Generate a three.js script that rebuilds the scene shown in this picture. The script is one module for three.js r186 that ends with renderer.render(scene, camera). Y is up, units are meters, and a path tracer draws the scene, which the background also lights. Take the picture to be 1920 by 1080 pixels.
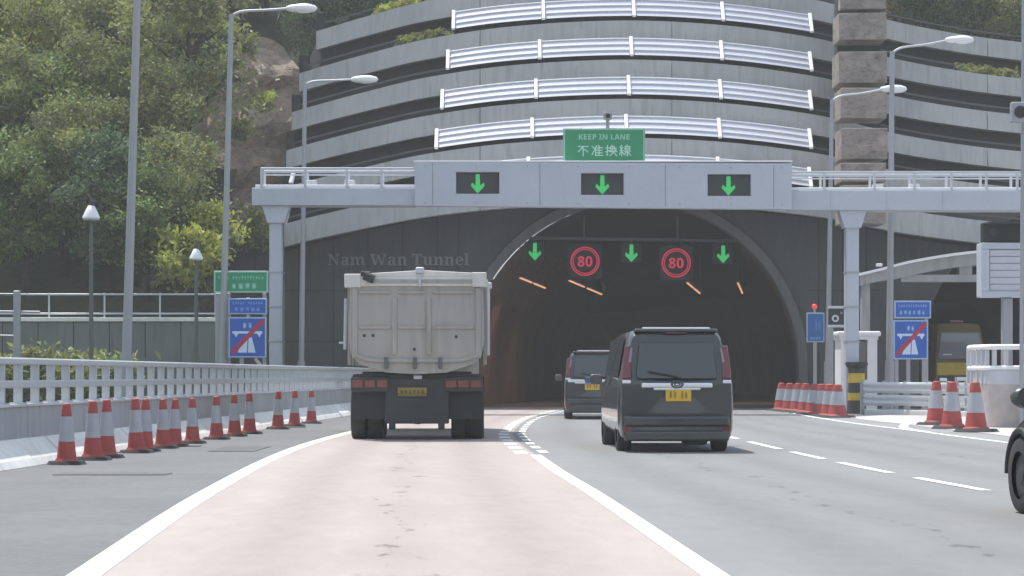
import * as THREE from 'three';
import { RoundedBoxGeometry } from 'three/addons/geometries/RoundedBoxGeometry.js';
import { TextGeometry } from 'three/addons/geometries/TextGeometry.js';
import { FontLoader } from 'three/addons/loaders/FontLoader.js';
import { mergeGeometries, toCreasedNormals } from 'three/addons/utils/BufferGeometryUtils.js';
import { ImprovedNoise } from 'three/addons/math/ImprovedNoise.js';

// ---------------------------------------------------------------- camera, sky, sun, exposure
const scene = new THREE.Scene();
const F = 4000, CX = 960, HY = 703, CH = 1.15;               // focal length in photo pixels, vanishing column, horizon row, camera height
const camera = new THREE.PerspectiveCamera(2 * Math.atan(540 / F) * 180 / Math.PI, 16 / 9, 0.5, 3000);
camera.position.set(0, CH, 0);
camera.lookAt(0, CH, -100);
camera.setViewOffset(1920, 1080, 0, 540 - HY, 1920, 1080);   // rising lens: verticals stay vertical
const renderer = new THREE.WebGLRenderer({ antialias: true });
renderer.toneMapping = THREE.LinearToneMapping;
renderer.toneMappingExposure = 1.36;
renderer.shadowMap.enabled = true;
renderer.setSize(1024, 576);
const SUN = new THREE.Vector3(-0.24, 0.92, -0.3).normalize();
{ // hazy bright summer sky
  const W = 512, H = 256, px = new Float32Array(W * H * 4), K = 0.95;
  for (let j = 0; j < H; j++) for (let i = 0; i < W; i++) {
    const el = ((j + 0.5) / H - 0.5) * Math.PI, az = ((i + 0.5) / W - 0.5) * 2 * Math.PI;
    const x = Math.cos(az) * Math.cos(el), y = Math.sin(el), z = Math.sin(az) * Math.cos(el), c = x * SUN.x + y * SUN.y + z * SUN.z;
    const h = Math.pow(1 - Math.max(0, y), 2.5), g = 0.5 * Math.pow(Math.max(0, c), 6) + 1.2 * Math.pow(Math.max(0, c), 60);
    const o = (j * W + i) * 4;
    px[o] = K * (0.40 + 0.40 * h + g); px[o + 1] = K * (0.52 + 0.36 * h + g * 0.97); px[o + 2] = K * (0.70 + 0.27 * h + g * 0.92); px[o + 3] = 1;
    if (y < 0) { px[o] *= 0.45; px[o + 1] *= 0.45; px[o + 2] *= 0.42; }
  }
  const t = new THREE.DataTexture(px, W, H, THREE.RGBAFormat, THREE.FloatType);
  t.mapping = THREE.EquirectangularReflectionMapping; t.magFilter = THREE.LinearFilter; t.needsUpdate = true;
  scene.background = t; scene.environment = t;
}
const sun = new THREE.DirectionalLight(new THREE.Color().setRGB(1, 0.965, 0.91), 4.2);
sun.name = 'sun'; sun.position.copy(SUN).multiplyScalar(150).add(new THREE.Vector3(2, 0, -60)); sun.target.position.set(2, 0, -60);
sun.castShadow = true; sun.shadow.mapSize.set(4096, 4096);
Object.assign(sun.shadow.camera, { left: -60, right: 60, top: 80, bottom: -80, near: 1, far: 400 });
scene.add(sun, sun.target);
scene.fog = new THREE.FogExp2(new THREE.Color().setRGB(0.95, 0.95, 0.93), 0.0011);

// ---------------------------------------------------------------- helpers
const V = (x, y, z) => new THREE.Vector3(x, y, z);
const at = (x, y, d) => V((x - CX) / F * d, CH + (HY - y) / F * d, -d);       // a direction of the survey photograph at a distance
const onRoad = (x, y) => { const d = F * CH / (y - HY); return V((x - CX) / F * d, 0, -d); };
const perM = (d) => d / F;
function rng(seed) { let s = seed | 0; return () => { s = (s + 0x6d2b79f5) | 0; let t = Math.imul(s ^ (s >>> 15), 1 | s); t = (t + Math.imul(t ^ (t >>> 7), 61 | t)) ^ t; return ((t ^ (t >>> 14)) >>> 0) / 4294967296; }; }
const noise = new ImprovedNoise();
const fbm = (x, y, z, o = 4) => { let s = 0, a = 1, n = 0; for (let i = 0; i < o; i++) { s += a * noise.noise(x, y, z); n += a; a *= 0.5; x *= 2.03; y *= 2.03; z *= 2.03; } return s / n; };
const lerp = THREE.MathUtils.lerp, clamp = THREE.MathUtils.clamp, smooth = THREE.MathUtils.smoothstep;
function knots(xs, ys) {                                       // monotone-ish cubic through knots
  return (x) => {
    if (x <= xs[0]) return ys[0] + (x - xs[0]) * (ys[1] - ys[0]) / (xs[1] - xs[0]);
    const n = xs.length - 1;
    if (x >= xs[n]) return ys[n] + (x - xs[n]) * (ys[n] - ys[n - 1]) / (xs[n] - xs[n - 1]);
    let i = 0; while (x > xs[i + 1]) i++;
    const h = xs[i + 1] - xs[i], t = (x - xs[i]) / h;
    const m = (j) => j <= 0 ? (ys[1] - ys[0]) / (xs[1] - xs[0]) : j >= n ? (ys[n] - ys[n - 1]) / (xs[n] - xs[n - 1]) : (ys[j + 1] - ys[j - 1]) / (xs[j + 1] - xs[j - 1]);
    const t2 = t * t, t3 = t2 * t;
    return (2 * t3 - 3 * t2 + 1) * ys[i] + (t3 - 2 * t2 + t) * h * m(i) + (-2 * t3 + 3 * t2) * ys[i + 1] + (t3 - t2) * h * m(i + 1);
  };
}
const used = new Map();
function numbered(name) { const n = used.get(name) ?? 0; used.set(name, n + 1); return n ? name + '_' + String(n).padStart(3, '0') : name; }
const rootPos = new Map();
function thing(name, label, category, pos = [0, 0, 0], turn = 0, group) {
  const o = new THREE.Group(); o.name = numbered(name); scene.add(o);
  o.position.set(...pos); o.rotation.y = turn; o.userData = { label, category };
  if (group) o.userData.group = group;
  return o;
}
// geometry built in world coordinates for a thing standing at p
function standing(name, label, category, p, group) { const t = thing(name, label, category, [p.x, p.y, p.z], 0, group); rootPos.set(t, p); return t; }
function clean(g) {
  let r = g.index ? g.toNonIndexed() : g;
  for (const k of Object.keys(r.attributes)) if (!['position', 'normal', 'uv', 'color'].includes(k)) r.deleteAttribute(k);
  if (!r.attributes.normal) r.computeVertexNormals();
  return r;
}
function metres(g, s = 1) {                                    // uv in metres by the face's main direction
  const p = g.attributes.position, uv = new Float32Array(p.count * 2), a = V(), b = V(), c = V();
  for (let i = 0; i < p.count; i += 3) {
    a.fromBufferAttribute(p, i); b.fromBufferAttribute(p, i + 1); c.fromBufferAttribute(p, i + 2);
    const n = b.clone().sub(a).cross(c.clone().sub(a)), ax = Math.abs(n.x), ay = Math.abs(n.y), az = Math.abs(n.z);
    [a, b, c].forEach((v, k) => {
      const [u, w] = ay >= ax && ay >= az ? [v.x, v.z] : ax >= az ? [v.z, v.y] : [v.x, v.y];
      uv[(i + k) * 2] = u * s; uv[(i + k) * 2 + 1] = w * s;
    });
  }
  g.setAttribute('uv', new THREE.BufferAttribute(uv, 2));
  return g;
}
function obj(name, geos, material, parent = scene, keepUv = false) {
  const list = [].concat(geos).map((g) => clean(g));
  const hasColor = list.every((g) => g.attributes.color);
  list.forEach((g) => { if (!hasColor && g.attributes.color) g.deleteAttribute('color'); if (!g.attributes.uv) metres(g); });
  let g = list.length > 1 ? mergeGeometries(list) : list[0];
  let r = parent; while (r && !rootPos.has(r)) r = r.parent;
  if (r) g.translate(-rootPos.get(r).x, -rootPos.get(r).y, -rootPos.get(r).z);
  if (!keepUv) metres(g);
  const m = new THREE.Mesh(g, material);
  m.name = parent === scene ? numbered(name) : name; m.castShadow = m.receiveShadow = true;
  parent.add(m);
  return m;
}
function struct(name, geos, material, keepUv) { const m = obj(name, geos, material, scene, keepUv); m.userData.kind = 'structure'; return m; }
function tag(o, label, category, group) { o.userData.label = label; o.userData.category = category; if (group) o.userData.group = group; return o; }
function copyOf(root, pos, turn, label, scale = 1, wide = 1) { const c = root.clone(); c.name = numbered(root.name); scene.add(c); c.position.set(...pos); c.rotation.y = turn; c.scale.set(scale * wide, scale, scale * wide); c.userData = { ...root.userData, label }; return c; }
const bx = (w, h, d, x = 0, y = 0, z = 0, r = 0) => (r ? new RoundedBoxGeometry(w, h, d, 2, Math.min(r, w / 2.01, h / 2.01, d / 2.01)) : new THREE.BoxGeometry(w, h, d)).translate(x, y, z);
function bar(a, b, w, h, r = 0) {                              // box of section w x h from a to b
  const L = a.distanceTo(b), g = bx(w, h, L, 0, 0, 0, r), m = new THREE.Matrix4().lookAt(a, b, Math.abs(b.y - a.y) > 0.98 * L ? V(0, 0, 1) : V(0, 1, 0));
  return g.applyMatrix4(m).translate((a.x + b.x) / 2, (a.y + b.y) / 2, (a.z + b.z) / 2);
}
function rod(a, b, r0, r1 = r0, seg = 12) {                    // tapered round bar
  const g = new THREE.CylinderGeometry(r1, r0, a.distanceTo(b), seg), q = new THREE.Quaternion().setFromUnitVectors(V(0, 1, 0), b.clone().sub(a).normalize());
  return g.applyQuaternion(q).translate((a.x + b.x) / 2, (a.y + b.y) / 2, (a.z + b.z) / 2);
}
const tube = (pts, r, n = 24, seg = 8) => new THREE.TubeGeometry(new THREE.CatmullRomCurve3(pts), n, r, seg);
const lathe = (pts, seg = 24) => new THREE.LatheGeometry(pts.map(([r, y]) => new THREE.Vector2(r, y)), seg);
const disc = (r, t, x, y, z, seg = 28) => new THREE.CylinderGeometry(r, r, t, seg).rotateX(Math.PI / 2).translate(x, y, z);
const wheelDisc = (r, t, x, y, z, seg = 28) => new THREE.CylinderGeometry(r, r, t, seg).rotateZ(Math.PI / 2).translate(x, y, z);
function poly(pts, depth, bevel = 0) {
  const s = new THREE.Shape(pts.map(([x, y]) => new THREE.Vector2(x, y)));
  return new THREE.ExtrudeGeometry(s, { depth, bevelEnabled: bevel > 0, bevelSize: bevel, bevelThickness: bevel, bevelSegments: 1, curveSegments: 8 });
}
function grid(rows, cols, f) {                                 // smooth sheet, f(i, j) gives points
  const p = [], idx = [];
  for (let i = 0; i <= rows; i++) for (let j = 0; j <= cols; j++) { const v = f(i, j); p.push(v.x, v.y, v.z); }
  for (let i = 0; i < rows; i++) for (let j = 0; j < cols; j++) { const a = i * (cols + 1) + j, b = a + 1, c = a + cols + 1, d = c + 1; idx.push(a, c, b, b, c, d); }
  const g = new THREE.BufferGeometry(); g.setAttribute('position', new THREE.Float32BufferAttribute(p, 3)); g.setIndex(idx); g.computeVertexNormals();
  return g;
}
function ribbon(left, right, d0, d1, y, n = 60) {              // flat sheet between two edges given as x over distance
  return grid(n, 1, (i, j) => { const d = lerp(d0, d1, i / n); return V(j ? right(d) : left(d), y, -d); }).toNonIndexed();
}

// ---------------------------------------------------------------- textures and materials
function noiseTex(size, f, rx, srgb = false) {
  const data = new Uint8Array(size * size * 4);
  for (let y = 0; y < size; y++) for (let x = 0; x < size; x++) { const v = [].concat(f(x / size, y / size)); for (let c = 0; c < 3; c++) data[(y * size + x) * 4 + c] = clamp(v[c % v.length], 0, 1) * 255; data[(y * size + x) * 4 + 3] = 255; }
  const t = new THREE.DataTexture(data, size, size); t.wrapS = t.wrapT = THREE.RepeatWrapping; t.magFilter = THREE.LinearFilter; t.minFilter = THREE.LinearMipmapLinearFilter; t.generateMipmaps = true; t.repeat.set(rx, rx);
  if (srgb) t.colorSpace = THREE.SRGBColorSpace; t.needsUpdate = true; return t;
}
const tileN = (u, v, f, s) => { // tileable noise by blending
  const n = (a, b) => fbm(a * f + s, b * f + s * 1.7, s, 4);
  const wu = smooth(u, 0.75, 1), wv = smooth(v, 0.75, 1);
  return lerp(lerp(n(u, v), n(u - 1, v), wu), lerp(n(u, v - 1), n(u - 1, v - 1), wu), wv);
};
const hash = rng(7);
const dirtA = noiseTex(512, (u, v) => 0.84 + 0.3 * tileN(u, v, 5, 3.3) + 0.16 * tileN(u, v, 31, 8.1), 1 / 6);
const subtle = noiseTex(256, (u, v) => 0.93 + 0.1 * tileN(u, v, 5, 7.7) + 0.07 * tileN(u, v, 40, 3.9), 1 / 5);
const streak = noiseTex(512, (u, v) => { const s = tileN(u, v * 0.12, 26, 5.2), b = tileN(u, v, 4, 2.2); const k = 0.24 * smooth(s, 0.08, 0.32); return [0.85 + 0.3 * s + 0.2 * b - k, 0.85 + 0.3 * s + 0.19 * b - k, 0.84 + 0.28 * s + 0.18 * b - 1.1 * k]; }, 1 / 7);
const asphaltT = noiseTex(1024, (u, v) => 0.8 + 0.22 * tileN(u, v, 4, 1.4) + 0.2 * tileN(u, v, 60, 4.4) + 0.1 * (hash() - 0.5), 1 / 5);
// worn carriageway: u runs across one lane, v along it in twelve-metre lengths; two polished wheel paths, drips between them, coarse grit
const laneT = noiseTex(1024, (u, v) => {
  const bell = (c, w) => Math.exp(-(((u - c) / w) ** 2)), n = tileN(u, v, 5, 2.7), m = tileN(u, v, 22, 6.1), wob = 0.02 * tileN(0.3, v, 3, 4.4);
  const dirt = 0.2 * (bell(0.27 + wob, 0.09) + bell(0.74 + wob, 0.09)) * (0.7 + n) + 0.09 * bell(0.5 + wob, 0.06) * (0.8 + 2 * m), spot = 0.34 * smooth(m + 0.4 * bell(0.5, 0.1), 0.52, 0.75);
  const w = 0.93 - dirt - spot + 0.16 * n + 0.1 * m + 0.12 * (hash() - 0.5); return [w, w * 0.995, w * 0.985];
}, 1);
const fine = noiseTex(512, (u, v) => 0.5 + 0.4 * tileN(u, v, 60, 6.6) + 0.25 * (hash() - 0.5), 1 / 1.5);
const rockT = noiseTex(512, (u, v) => { const a = tileN(u, v, 6, 9.3), b = tileN(u, v, 24, 1.9), w = Math.abs(tileN(u, v * 2.2, 9, 4.9)); return [0.72 + 0.5 * a + 0.3 * b - 0.2 * smooth(0.06 - w, 0, 0.06), 0.7 + 0.46 * a + 0.3 * b - 0.2 * smooth(0.06 - w, 0, 0.06), 0.66 + 0.4 * a + 0.3 * b - 0.18 * smooth(0.06 - w, 0, 0.06)]; }, 1 / 5);
function std(rgb, roughness = 0.8, metalness = 0, extra = {}) { const m = new THREE.MeshPhysicalMaterial({ roughness, metalness, ...extra }); m.color.setRGB(...rgb); return m; }
function glow(rgb, power, base = [0.02, 0.02, 0.02]) { const m = std(base, 0.5); m.emissive.setRGB(...rgb); m.emissiveIntensity = power; return m; }
const M = {
  asphalt: std([0.3, 0.3, 0.305], 0.9, 0, { map: asphaltT, bumpMap: fine, bumpScale: 0.004 }),
  shoulder: std([0.185, 0.187, 0.19], 0.92, 0, { map: asphaltT, bumpMap: fine, bumpScale: 0.004 }),
  redLane: std([0.39, 0.338, 0.318], 0.9, 0, { map: laneT, bumpMap: fine, bumpScale: 0.003 }),
  laneGrey: std([0.215, 0.217, 0.22], 0.85, 0, { map: laneT, bumpMap: fine, bumpScale: 0.003 }),
  apron: std([0.55, 0.5, 0.48], 0.9, 0, { map: dirtA }),
  paint: std([0.8, 0.8, 0.78], 0.7, 0, { map: dirtA }),
  soil: std([0.05, 0.065, 0.032], 1, 0, { map: rockT }),
  concrete: std([0.4, 0.4, 0.41], 0.85, 0, { map: streak }),
  parapet: std([0.42, 0.435, 0.46], 0.85, 0, { map: streak }),
  coping: std([0.6, 0.6, 0.6], 0.8, 0, { map: dirtA }),
  whiteBlock: std([0.86, 0.85, 0.82], 0.8, 0, { map: dirtA }),
  galv: std([0.55, 0.57, 0.6], 0.5, 0.25, { map: subtle }),
  pole: std([0.36, 0.37, 0.39], 0.5, 0.3, { map: subtle }),
  gantry: std([0.49, 0.52, 0.59], 0.5, 0.05, { map: subtle }),
  gantryTop: std([0.8, 0.8, 0.82], 0.5, 0),
  band: std([0.49, 0.488, 0.485], 0.75, 0, { map: streak }),
  panel: std([0.56, 0.56, 0.63], 0.6, 0.05, { map: subtle }),
  white: std([0.82, 0.82, 0.83], 0.5, 0),
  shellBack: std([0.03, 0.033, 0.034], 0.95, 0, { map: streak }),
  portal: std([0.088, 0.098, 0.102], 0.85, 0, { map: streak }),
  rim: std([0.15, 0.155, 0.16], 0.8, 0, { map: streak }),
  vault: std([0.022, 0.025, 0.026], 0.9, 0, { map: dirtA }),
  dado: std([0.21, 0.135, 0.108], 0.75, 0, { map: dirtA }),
  tunnelRoad: std([0.16, 0.14, 0.135], 0.9, 0, { map: asphaltT }),
  letters: std([0.22, 0.23, 0.235], 0.6, 0.2),
  rock: std([0.58, 0.45, 0.37], 0.95, 0, { map: rockT, bumpMap: rockT, bumpScale: 0.05 }),
  stone: std([0.4, 0.35, 0.33], 0.9, 0, { map: rockT, bumpMap: rockT, bumpScale: 0.02 }),
  black: std([0.015, 0.017, 0.018], 0.6),
  screen: std([0.012, 0.018, 0.022], 0.35),
  rubber: std([0.034, 0.036, 0.037], 0.9),
  dark: std([0.05, 0.054, 0.055], 0.7, 0, { map: dirtA }),
  coneRed: std([0.42, 0.016, 0.095], 0.55, 0, { map: dirtA }),
  coneWorn: std([0.46, 0.07, 0.06], 0.6, 0, { map: dirtA }),
  sleeve: std([0.5, 0.51, 0.56], 0.4, 0, { map: dirtA }),
  truckBody: std([0.43, 0.405, 0.375], 0.75, 0, { map: streak }),
  truckRim: std([0.75, 0.72, 0.67], 0.6, 0, { map: dirtA }),
  redLens: std([0.13, 0.008, 0.018], 0.2, 0, { clearcoat: 1 }),
  dullLens: std([0.22, 0.07, 0.05], 0.4, 0, { map: dirtA }),
  clearLens: std([0.25, 0.17, 0.18], 0.15, 0, { clearcoat: 1 }),
  chrome: std([0.75, 0.76, 0.78], 0.22, 0.9),
  plate: std([0.62, 0.42, 0.05], 0.5),
  glass: std([0.035, 0.041, 0.041], 0.1, 0, { clearcoat: 1 }),
  vanPaint: std([0.026, 0.03, 0.032], 0.3, 0, { clearcoat: 1, clearcoatRoughness: 0.06 }),
  carPaint: std([0.03, 0.034, 0.032], 0.3, 0.1, { clearcoat: 1, clearcoatRoughness: 0.05 }),
  yellow: std([0.72, 0.5, 0.05], 0.5, 0, { map: dirtA }),
  steelGrey: std([0.16, 0.155, 0.15], 0.8, 0, { map: dirtA }),
  wallGrey: std([0.19, 0.205, 0.2], 0.9, 0, { map: streak }),
  patch: std([0.15, 0.15, 0.152], 0.95, 0, { map: asphaltT }),
  mustard: std([0.2, 0.15, 0.05], 0.5, 0, { map: dirtA }),
  greyGlass: std([0.2, 0.21, 0.23], 0.12, 0, { clearcoat: 1 }),
  greenPost: std([0.1, 0.12, 0.11], 0.7),
  steelDark: std([0.08, 0.085, 0.09], 0.6, 0.3),
  blueSticker: std([0.12, 0.2, 0.42], 0.4),
  ledGreen: glow([0.05, 0.75, 0.2], 0.36, [0.02, 0.2, 0.05]),
  ledRed: glow([0.9, 0.05, 0.13], 0.33, [0.2, 0.01, 0.02]),
  lampOrange: glow([1, 0.5, 0.3], 0.6, [0.3, 0.2, 0.1]),
  redLamp: glow([1, 0.08, 0.06], 0.5, [0.2, 0.01, 0.01]),
};
function canvasMat(w, h, draw, rough = 0.45) {
  const c = document.createElement('canvas'); c.width = w; c.height = h; draw(c.getContext('2d'), w, h);
  const t = new THREE.CanvasTexture(c); t.colorSpace = THREE.SRGBColorSpace; t.anisotropy = 8;
  return new THREE.MeshStandardMaterial({ map: t, roughness: rough });
}
// thin board whose front (towards +z) carries the print; centre at c
function board(name, w, h, c, material, parent, back = M.galv) {
  const g = new THREE.PlaneGeometry(w - 0.02, h - 0.02).translate(c.x, c.y, c.z + 0.028);
  obj(name + '_back', bx(w, h, 0.05, c.x, c.y, c.z, 0.012), back, parent);
  return obj(name, g, material, parent, true);
}
const GLYPH = {  // strokes of four characters on a 10 x 10 grid
  a: [[1, 1.5, 9, 1.5], [5.2, 1.5, 1, 6], [5, 3, 5, 9.5], [6, 4, 8.8, 6.2]],
  b: [[1, 1.5, 2.2, 3], [0.8, 8.5, 2.6, 5], [4.5, 0.8, 3, 4], [3.8, 3, 3.8, 9.5], [6.2, 0.6, 6.9, 1.8], [3.8, 2.6, 9.3, 2.6], [3.8, 4.8, 9, 4.8], [3.8, 7, 9, 7], [3.8, 9.2, 9.5, 9.2], [6.5, 2.6, 6.5, 9.2]],
  c: [[0.5, 2.8, 3.5, 2.8], [2, 0.6, 2, 9, 1.2, 8.4], [0.5, 6.2, 3.6, 5], [5.6, 0.6, 4, 3], [5.4, 1.5, 7.6, 1.5, 6.8, 2.8], [4.6, 5.6, 4.6, 2.9, 9, 2.9, 9, 5.6], [6.2, 3, 5.6, 5], [7.2, 3, 8.2, 5], [3.8, 6, 9.7, 6], [6.8, 5, 6.5, 7, 4, 9.6], [7, 6.5, 9.6, 9.6]],
  d: [[2, 0.6, 0.8, 2.6, 2.4, 3], [3, 2, 1, 5, 3.4, 4.8], [2.1, 5, 2.1, 9.5], [1, 6.5, 0.5, 8.5], [3, 6.3, 3.6, 8], [6.8, 0.4, 6.3, 1.5], [5, 1.5, 8.8, 1.5, 8.8, 4.6, 5, 4.6, 5, 1.5], [5, 3, 8.8, 3], [6.9, 4.6, 6.9, 9.6, 6, 9], [4.6, 6, 6, 6, 4.4, 8.8], [9, 5.6, 7.4, 7], [7.2, 6.6, 9.6, 9.2]],
};
function glyph(g, k, x, y, s, lw) { g.lineWidth = lw; g.lineCap = 'square'; g.lineJoin = 'miter'; for (const st of GLYPH[k]) { g.beginPath(); for (let i = 0; i < st.length; i += 2) g[i ? 'lineTo' : 'moveTo'](x + st[i] * s / 10, y + st[i + 1] * s / 10); g.stroke(); } }
function worn(g, x, y, w, h, n, seed, lw) {                    // lettering too worn and small to read: soft smudges
  const r = rng(seed), cw = w / n; g.save(); g.fillStyle = g.strokeStyle;
  for (let i = 0; i < n; i++) { if (n > 6 && r() < 0.1) continue; const x0 = x + i * cw + cw * 0.1, ww = cw * (0.62 + 0.22 * r()); for (let k = 0; k < 14; k++) { g.globalAlpha = 0.1 + 0.09 * r(); const a = ww * (0.3 + 0.6 * r()), b = h * (0.25 + 0.5 * r()); g.fillRect(x0 + (ww - a) * r(), y + (h - b) * r(), a, b); } }
  g.restore();
}
const fonts = new FontLoader();
const serif = await fonts.loadAsync('fonts/droid/droid_serif_bold.typeface.json');
const sans = await fonts.loadAsync('fonts/droid/droid_sans_bold.typeface.json');

// ---------------------------------------------------------------- ground, road and markings
const edgeL = knots([10, 20.4, 32.4, 42.2, 55, 68, 76], [-2.3, -2.94, -3.36, -3.24, -2.65, -1.95, -1.45]);
const lane1 = knots([10, 20.7, 25.3, 32.4, 36, 42.2, 55.4, 68.7, 76], [1.25, 0.79, 0.55, 0.26, 0.12, 0.02, 0.46, 1.53, 2.2]);
const lane2 = knots([10, 21.1, 24.9, 29.1, 36.5, 45, 55, 69, 76], [5.4, 4.69, 4.42, 4.24, 4.06, 4.0, 4.25, 5.2, 5.9]);
const edgeR = knots([10, 20, 36.2, 45, 50, 60, 70, 76], [9.2, 8.8, 8.37, 8.22, 8.1, 8.25, 8.8, 9.3]);
const kerbX = (d) => -7.139 + 0.0425 * d;                       // foot of the left parapet's kerb
struct('ground', new THREE.PlaneGeometry(1600, 1600, 1, 1).rotateX(-Math.PI / 2).translate(0, -0.02, -300), M.soil);
struct('road', ribbon((d) => kerbX(d) - 0.6, () => 45, -20, 78, 0, 8), M.asphalt);
struct('road_shoulder', ribbon((d) => kerbX(d) - 0.55, (d) => edgeL(d), -5, 75.5, 0.004), M.shoulder);
const laneUv = (g) => { const p = g.attributes.position, uv = new Float32Array(p.count * 2), order = [0, 0, 1, 1, 0, 1]; for (let i = 0; i < p.count; i++) { uv[i * 2] = order[i % 6]; uv[i * 2 + 1] = -p.getZ(i) / 12; } g.setAttribute('uv', new THREE.BufferAttribute(uv, 2)); return g; };
struct('coloured_lane', laneUv(ribbon((d) => edgeL(d), (d) => lane1(d), -5, 75.5, 0.006)), M.redLane, true);
struct('lane_surface', laneUv(ribbon((d) => lane1(d), (d) => lane2(d), -5, 75.5, 0.004)), M.laneGrey, true);
struct('lane_surface', laneUv(ribbon((d) => lane2(d), (d) => edgeR(d), -5, 75.5, 0.004)), M.laneGrey, true);
const line = (f, d0, d1, w, y = 0.009, n = 40) => ribbon((d) => f(d) - w / 2, (d) => f(d) + w / 2, d0, d1, y, n);
struct('edge_line', line(edgeL, 5, 75, 0.2), M.paint);
struct('edge_line', line(edgeR, 33, 74, 0.15), M.paint);
struct('lane_line', line(lane1, 5, 30.5, 0.16), M.paint);
for (let d = 31, k = 0; d < 72; d += 1.9, k++) struct('lane_dash', [line((x) => lane1(x) - 0.17, d, d + 1.1, 0.2, 0.009, 4), line((x) => lane1(x) + 0.17, d + 0.3, d + 1.4, 0.14, 0.009, 4)], M.paint);
for (const [a, b] of [[12.5, 15.1], [16.9, 19.4], [21.1, 23.7], [24.9, 27.9], [29.1, 31.7], [32.9, 36.5], [38.2, 41.4], [43.2, 46.4], [48.4, 51.6], [53.6, 56.8], [58.6, 62]]) struct('lane_dash', line(lane2, a, b, 0.13, 0.009, 6), M.paint);
for (const [x, d, w, l] of [[-4.6, 24.6, 1.3, 0.5], [-4.2, 33, 0.7, 2.2], [3.2, 44, 1.0, 3]]) struct('road_patch', bx(w, 0.004, l, x, 0.0095, -d), M.patch);
for (const d of [22, 34, 46, 58]) struct('drain_grate', [bx(0.42, 0.006, 0.04, kerbX(d) + 0.5, 0.012, -d), ...[0.1, 0.2, 0.3].map((k) => bx(0.42, 0.006, 0.04, kerbX(d) + 0.5, 0.012, -d - k))], M.steelDark);
// pale apron of the plaza plaza at the right and the white nose painted on it
{
  const pts = [[1590, 783], [1640, 790], [1712, 797], [1722, 799], [1800, 808], [1850, 813], [1925, 823], [2100, 838], [2100, 772], [1760, 772]].map(([x, y]) => onRoad(x, y));
  const s = new THREE.Shape(pts.map((p) => new THREE.Vector2(p.x, -p.z)));
  struct('apron', new THREE.ShapeGeometry(s).rotateX(-Math.PI / 2).scale(1, 1, 1).translate(0, 0.006, 0), M.apron);
  const nose = [[1840, 796], [1760, 793], [1716, 794], [1694, 800], [1706, 806], [1740, 811]].map(([x, y]) => onRoad(x, y).setY(0.011));
  const c = new THREE.CatmullRomCurve3(nose), n = 40;
  struct('nose_line', grid(n, 1, (i, j) => { const p = c.getPoint(i / n), t = c.getTangent(i / n); return V(p.x + (j ? 1 : -1) * 0.1 * -t.z, 0.012, p.z + (j ? 1 : -1) * 0.1 * t.x); }), M.paint);
}

// ---------------------------------------------------------------- hillside
const hillH = (X, d) => {
  const left = 2.7 + Math.max(0, d - 67.5) * 0.56, mid = 15.2 + (d - 88) * 0.62;
  const t = smooth(X, -10.2, -6.5), h = lerp(left, d < 84 ? 3 : Math.max(left * 0.6, mid), t);
  return Math.min(h, 46 + 0.05 * d) + 0.7 * fbm(X * 0.18, d * 0.18, 3.1) * Math.min(1, (d - 66) / 4);
};
struct('hillside', [
  grid(60, 40, (i, j) => { const d = lerp(67.4, 200, (i / 60) ** 1.6), X = lerp(-70, -10.1, j / 40); return V(X, hillH(X, d), -d); }),
  grid(40, 60, (i, j) => { const d = lerp(85.5, 200, (i / 40) ** 1.4), X = lerp(-10.1, 80, j / 60); return V(X, hillH(X, d) - (i === 0 ? 1.5 : 0), -d); }),
], M.soil);
// rock faces beside the portal
function rockFace(x0, x1, ys, d0, slope, seed, amp) {
  const R = 34, C = 16;
  const g = grid(R, C, (i, j) => {
    const x = lerp(x0, x1, j / C), y = lerp(ys(x), 700, i / R), d = d0 + slope * (1 - i / R) * 5, p = at(x, y, d);
    const n = fbm(p.x * 0.7 + seed, p.y * 0.55, seed, 4), ledge = (Math.abs(((p.y * 0.55 + 0.3 * n + seed) % 1 + 1) % 1 - 0.5) - 0.25) * 0.7;
    return V(p.x + 0.3 * n, p.y + 0.15 * n, p.z + amp * n + ledge);
  });
  return toCreasedNormals(g, 0.5);
}
struct('rock_face', rockFace(352, 640, knots([352, 430, 470, 520, 560, 640], [190, 95, 72, 78, 120, 210]), 75.4, 0.95, 4.2, 0.9), M.rock);

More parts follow.
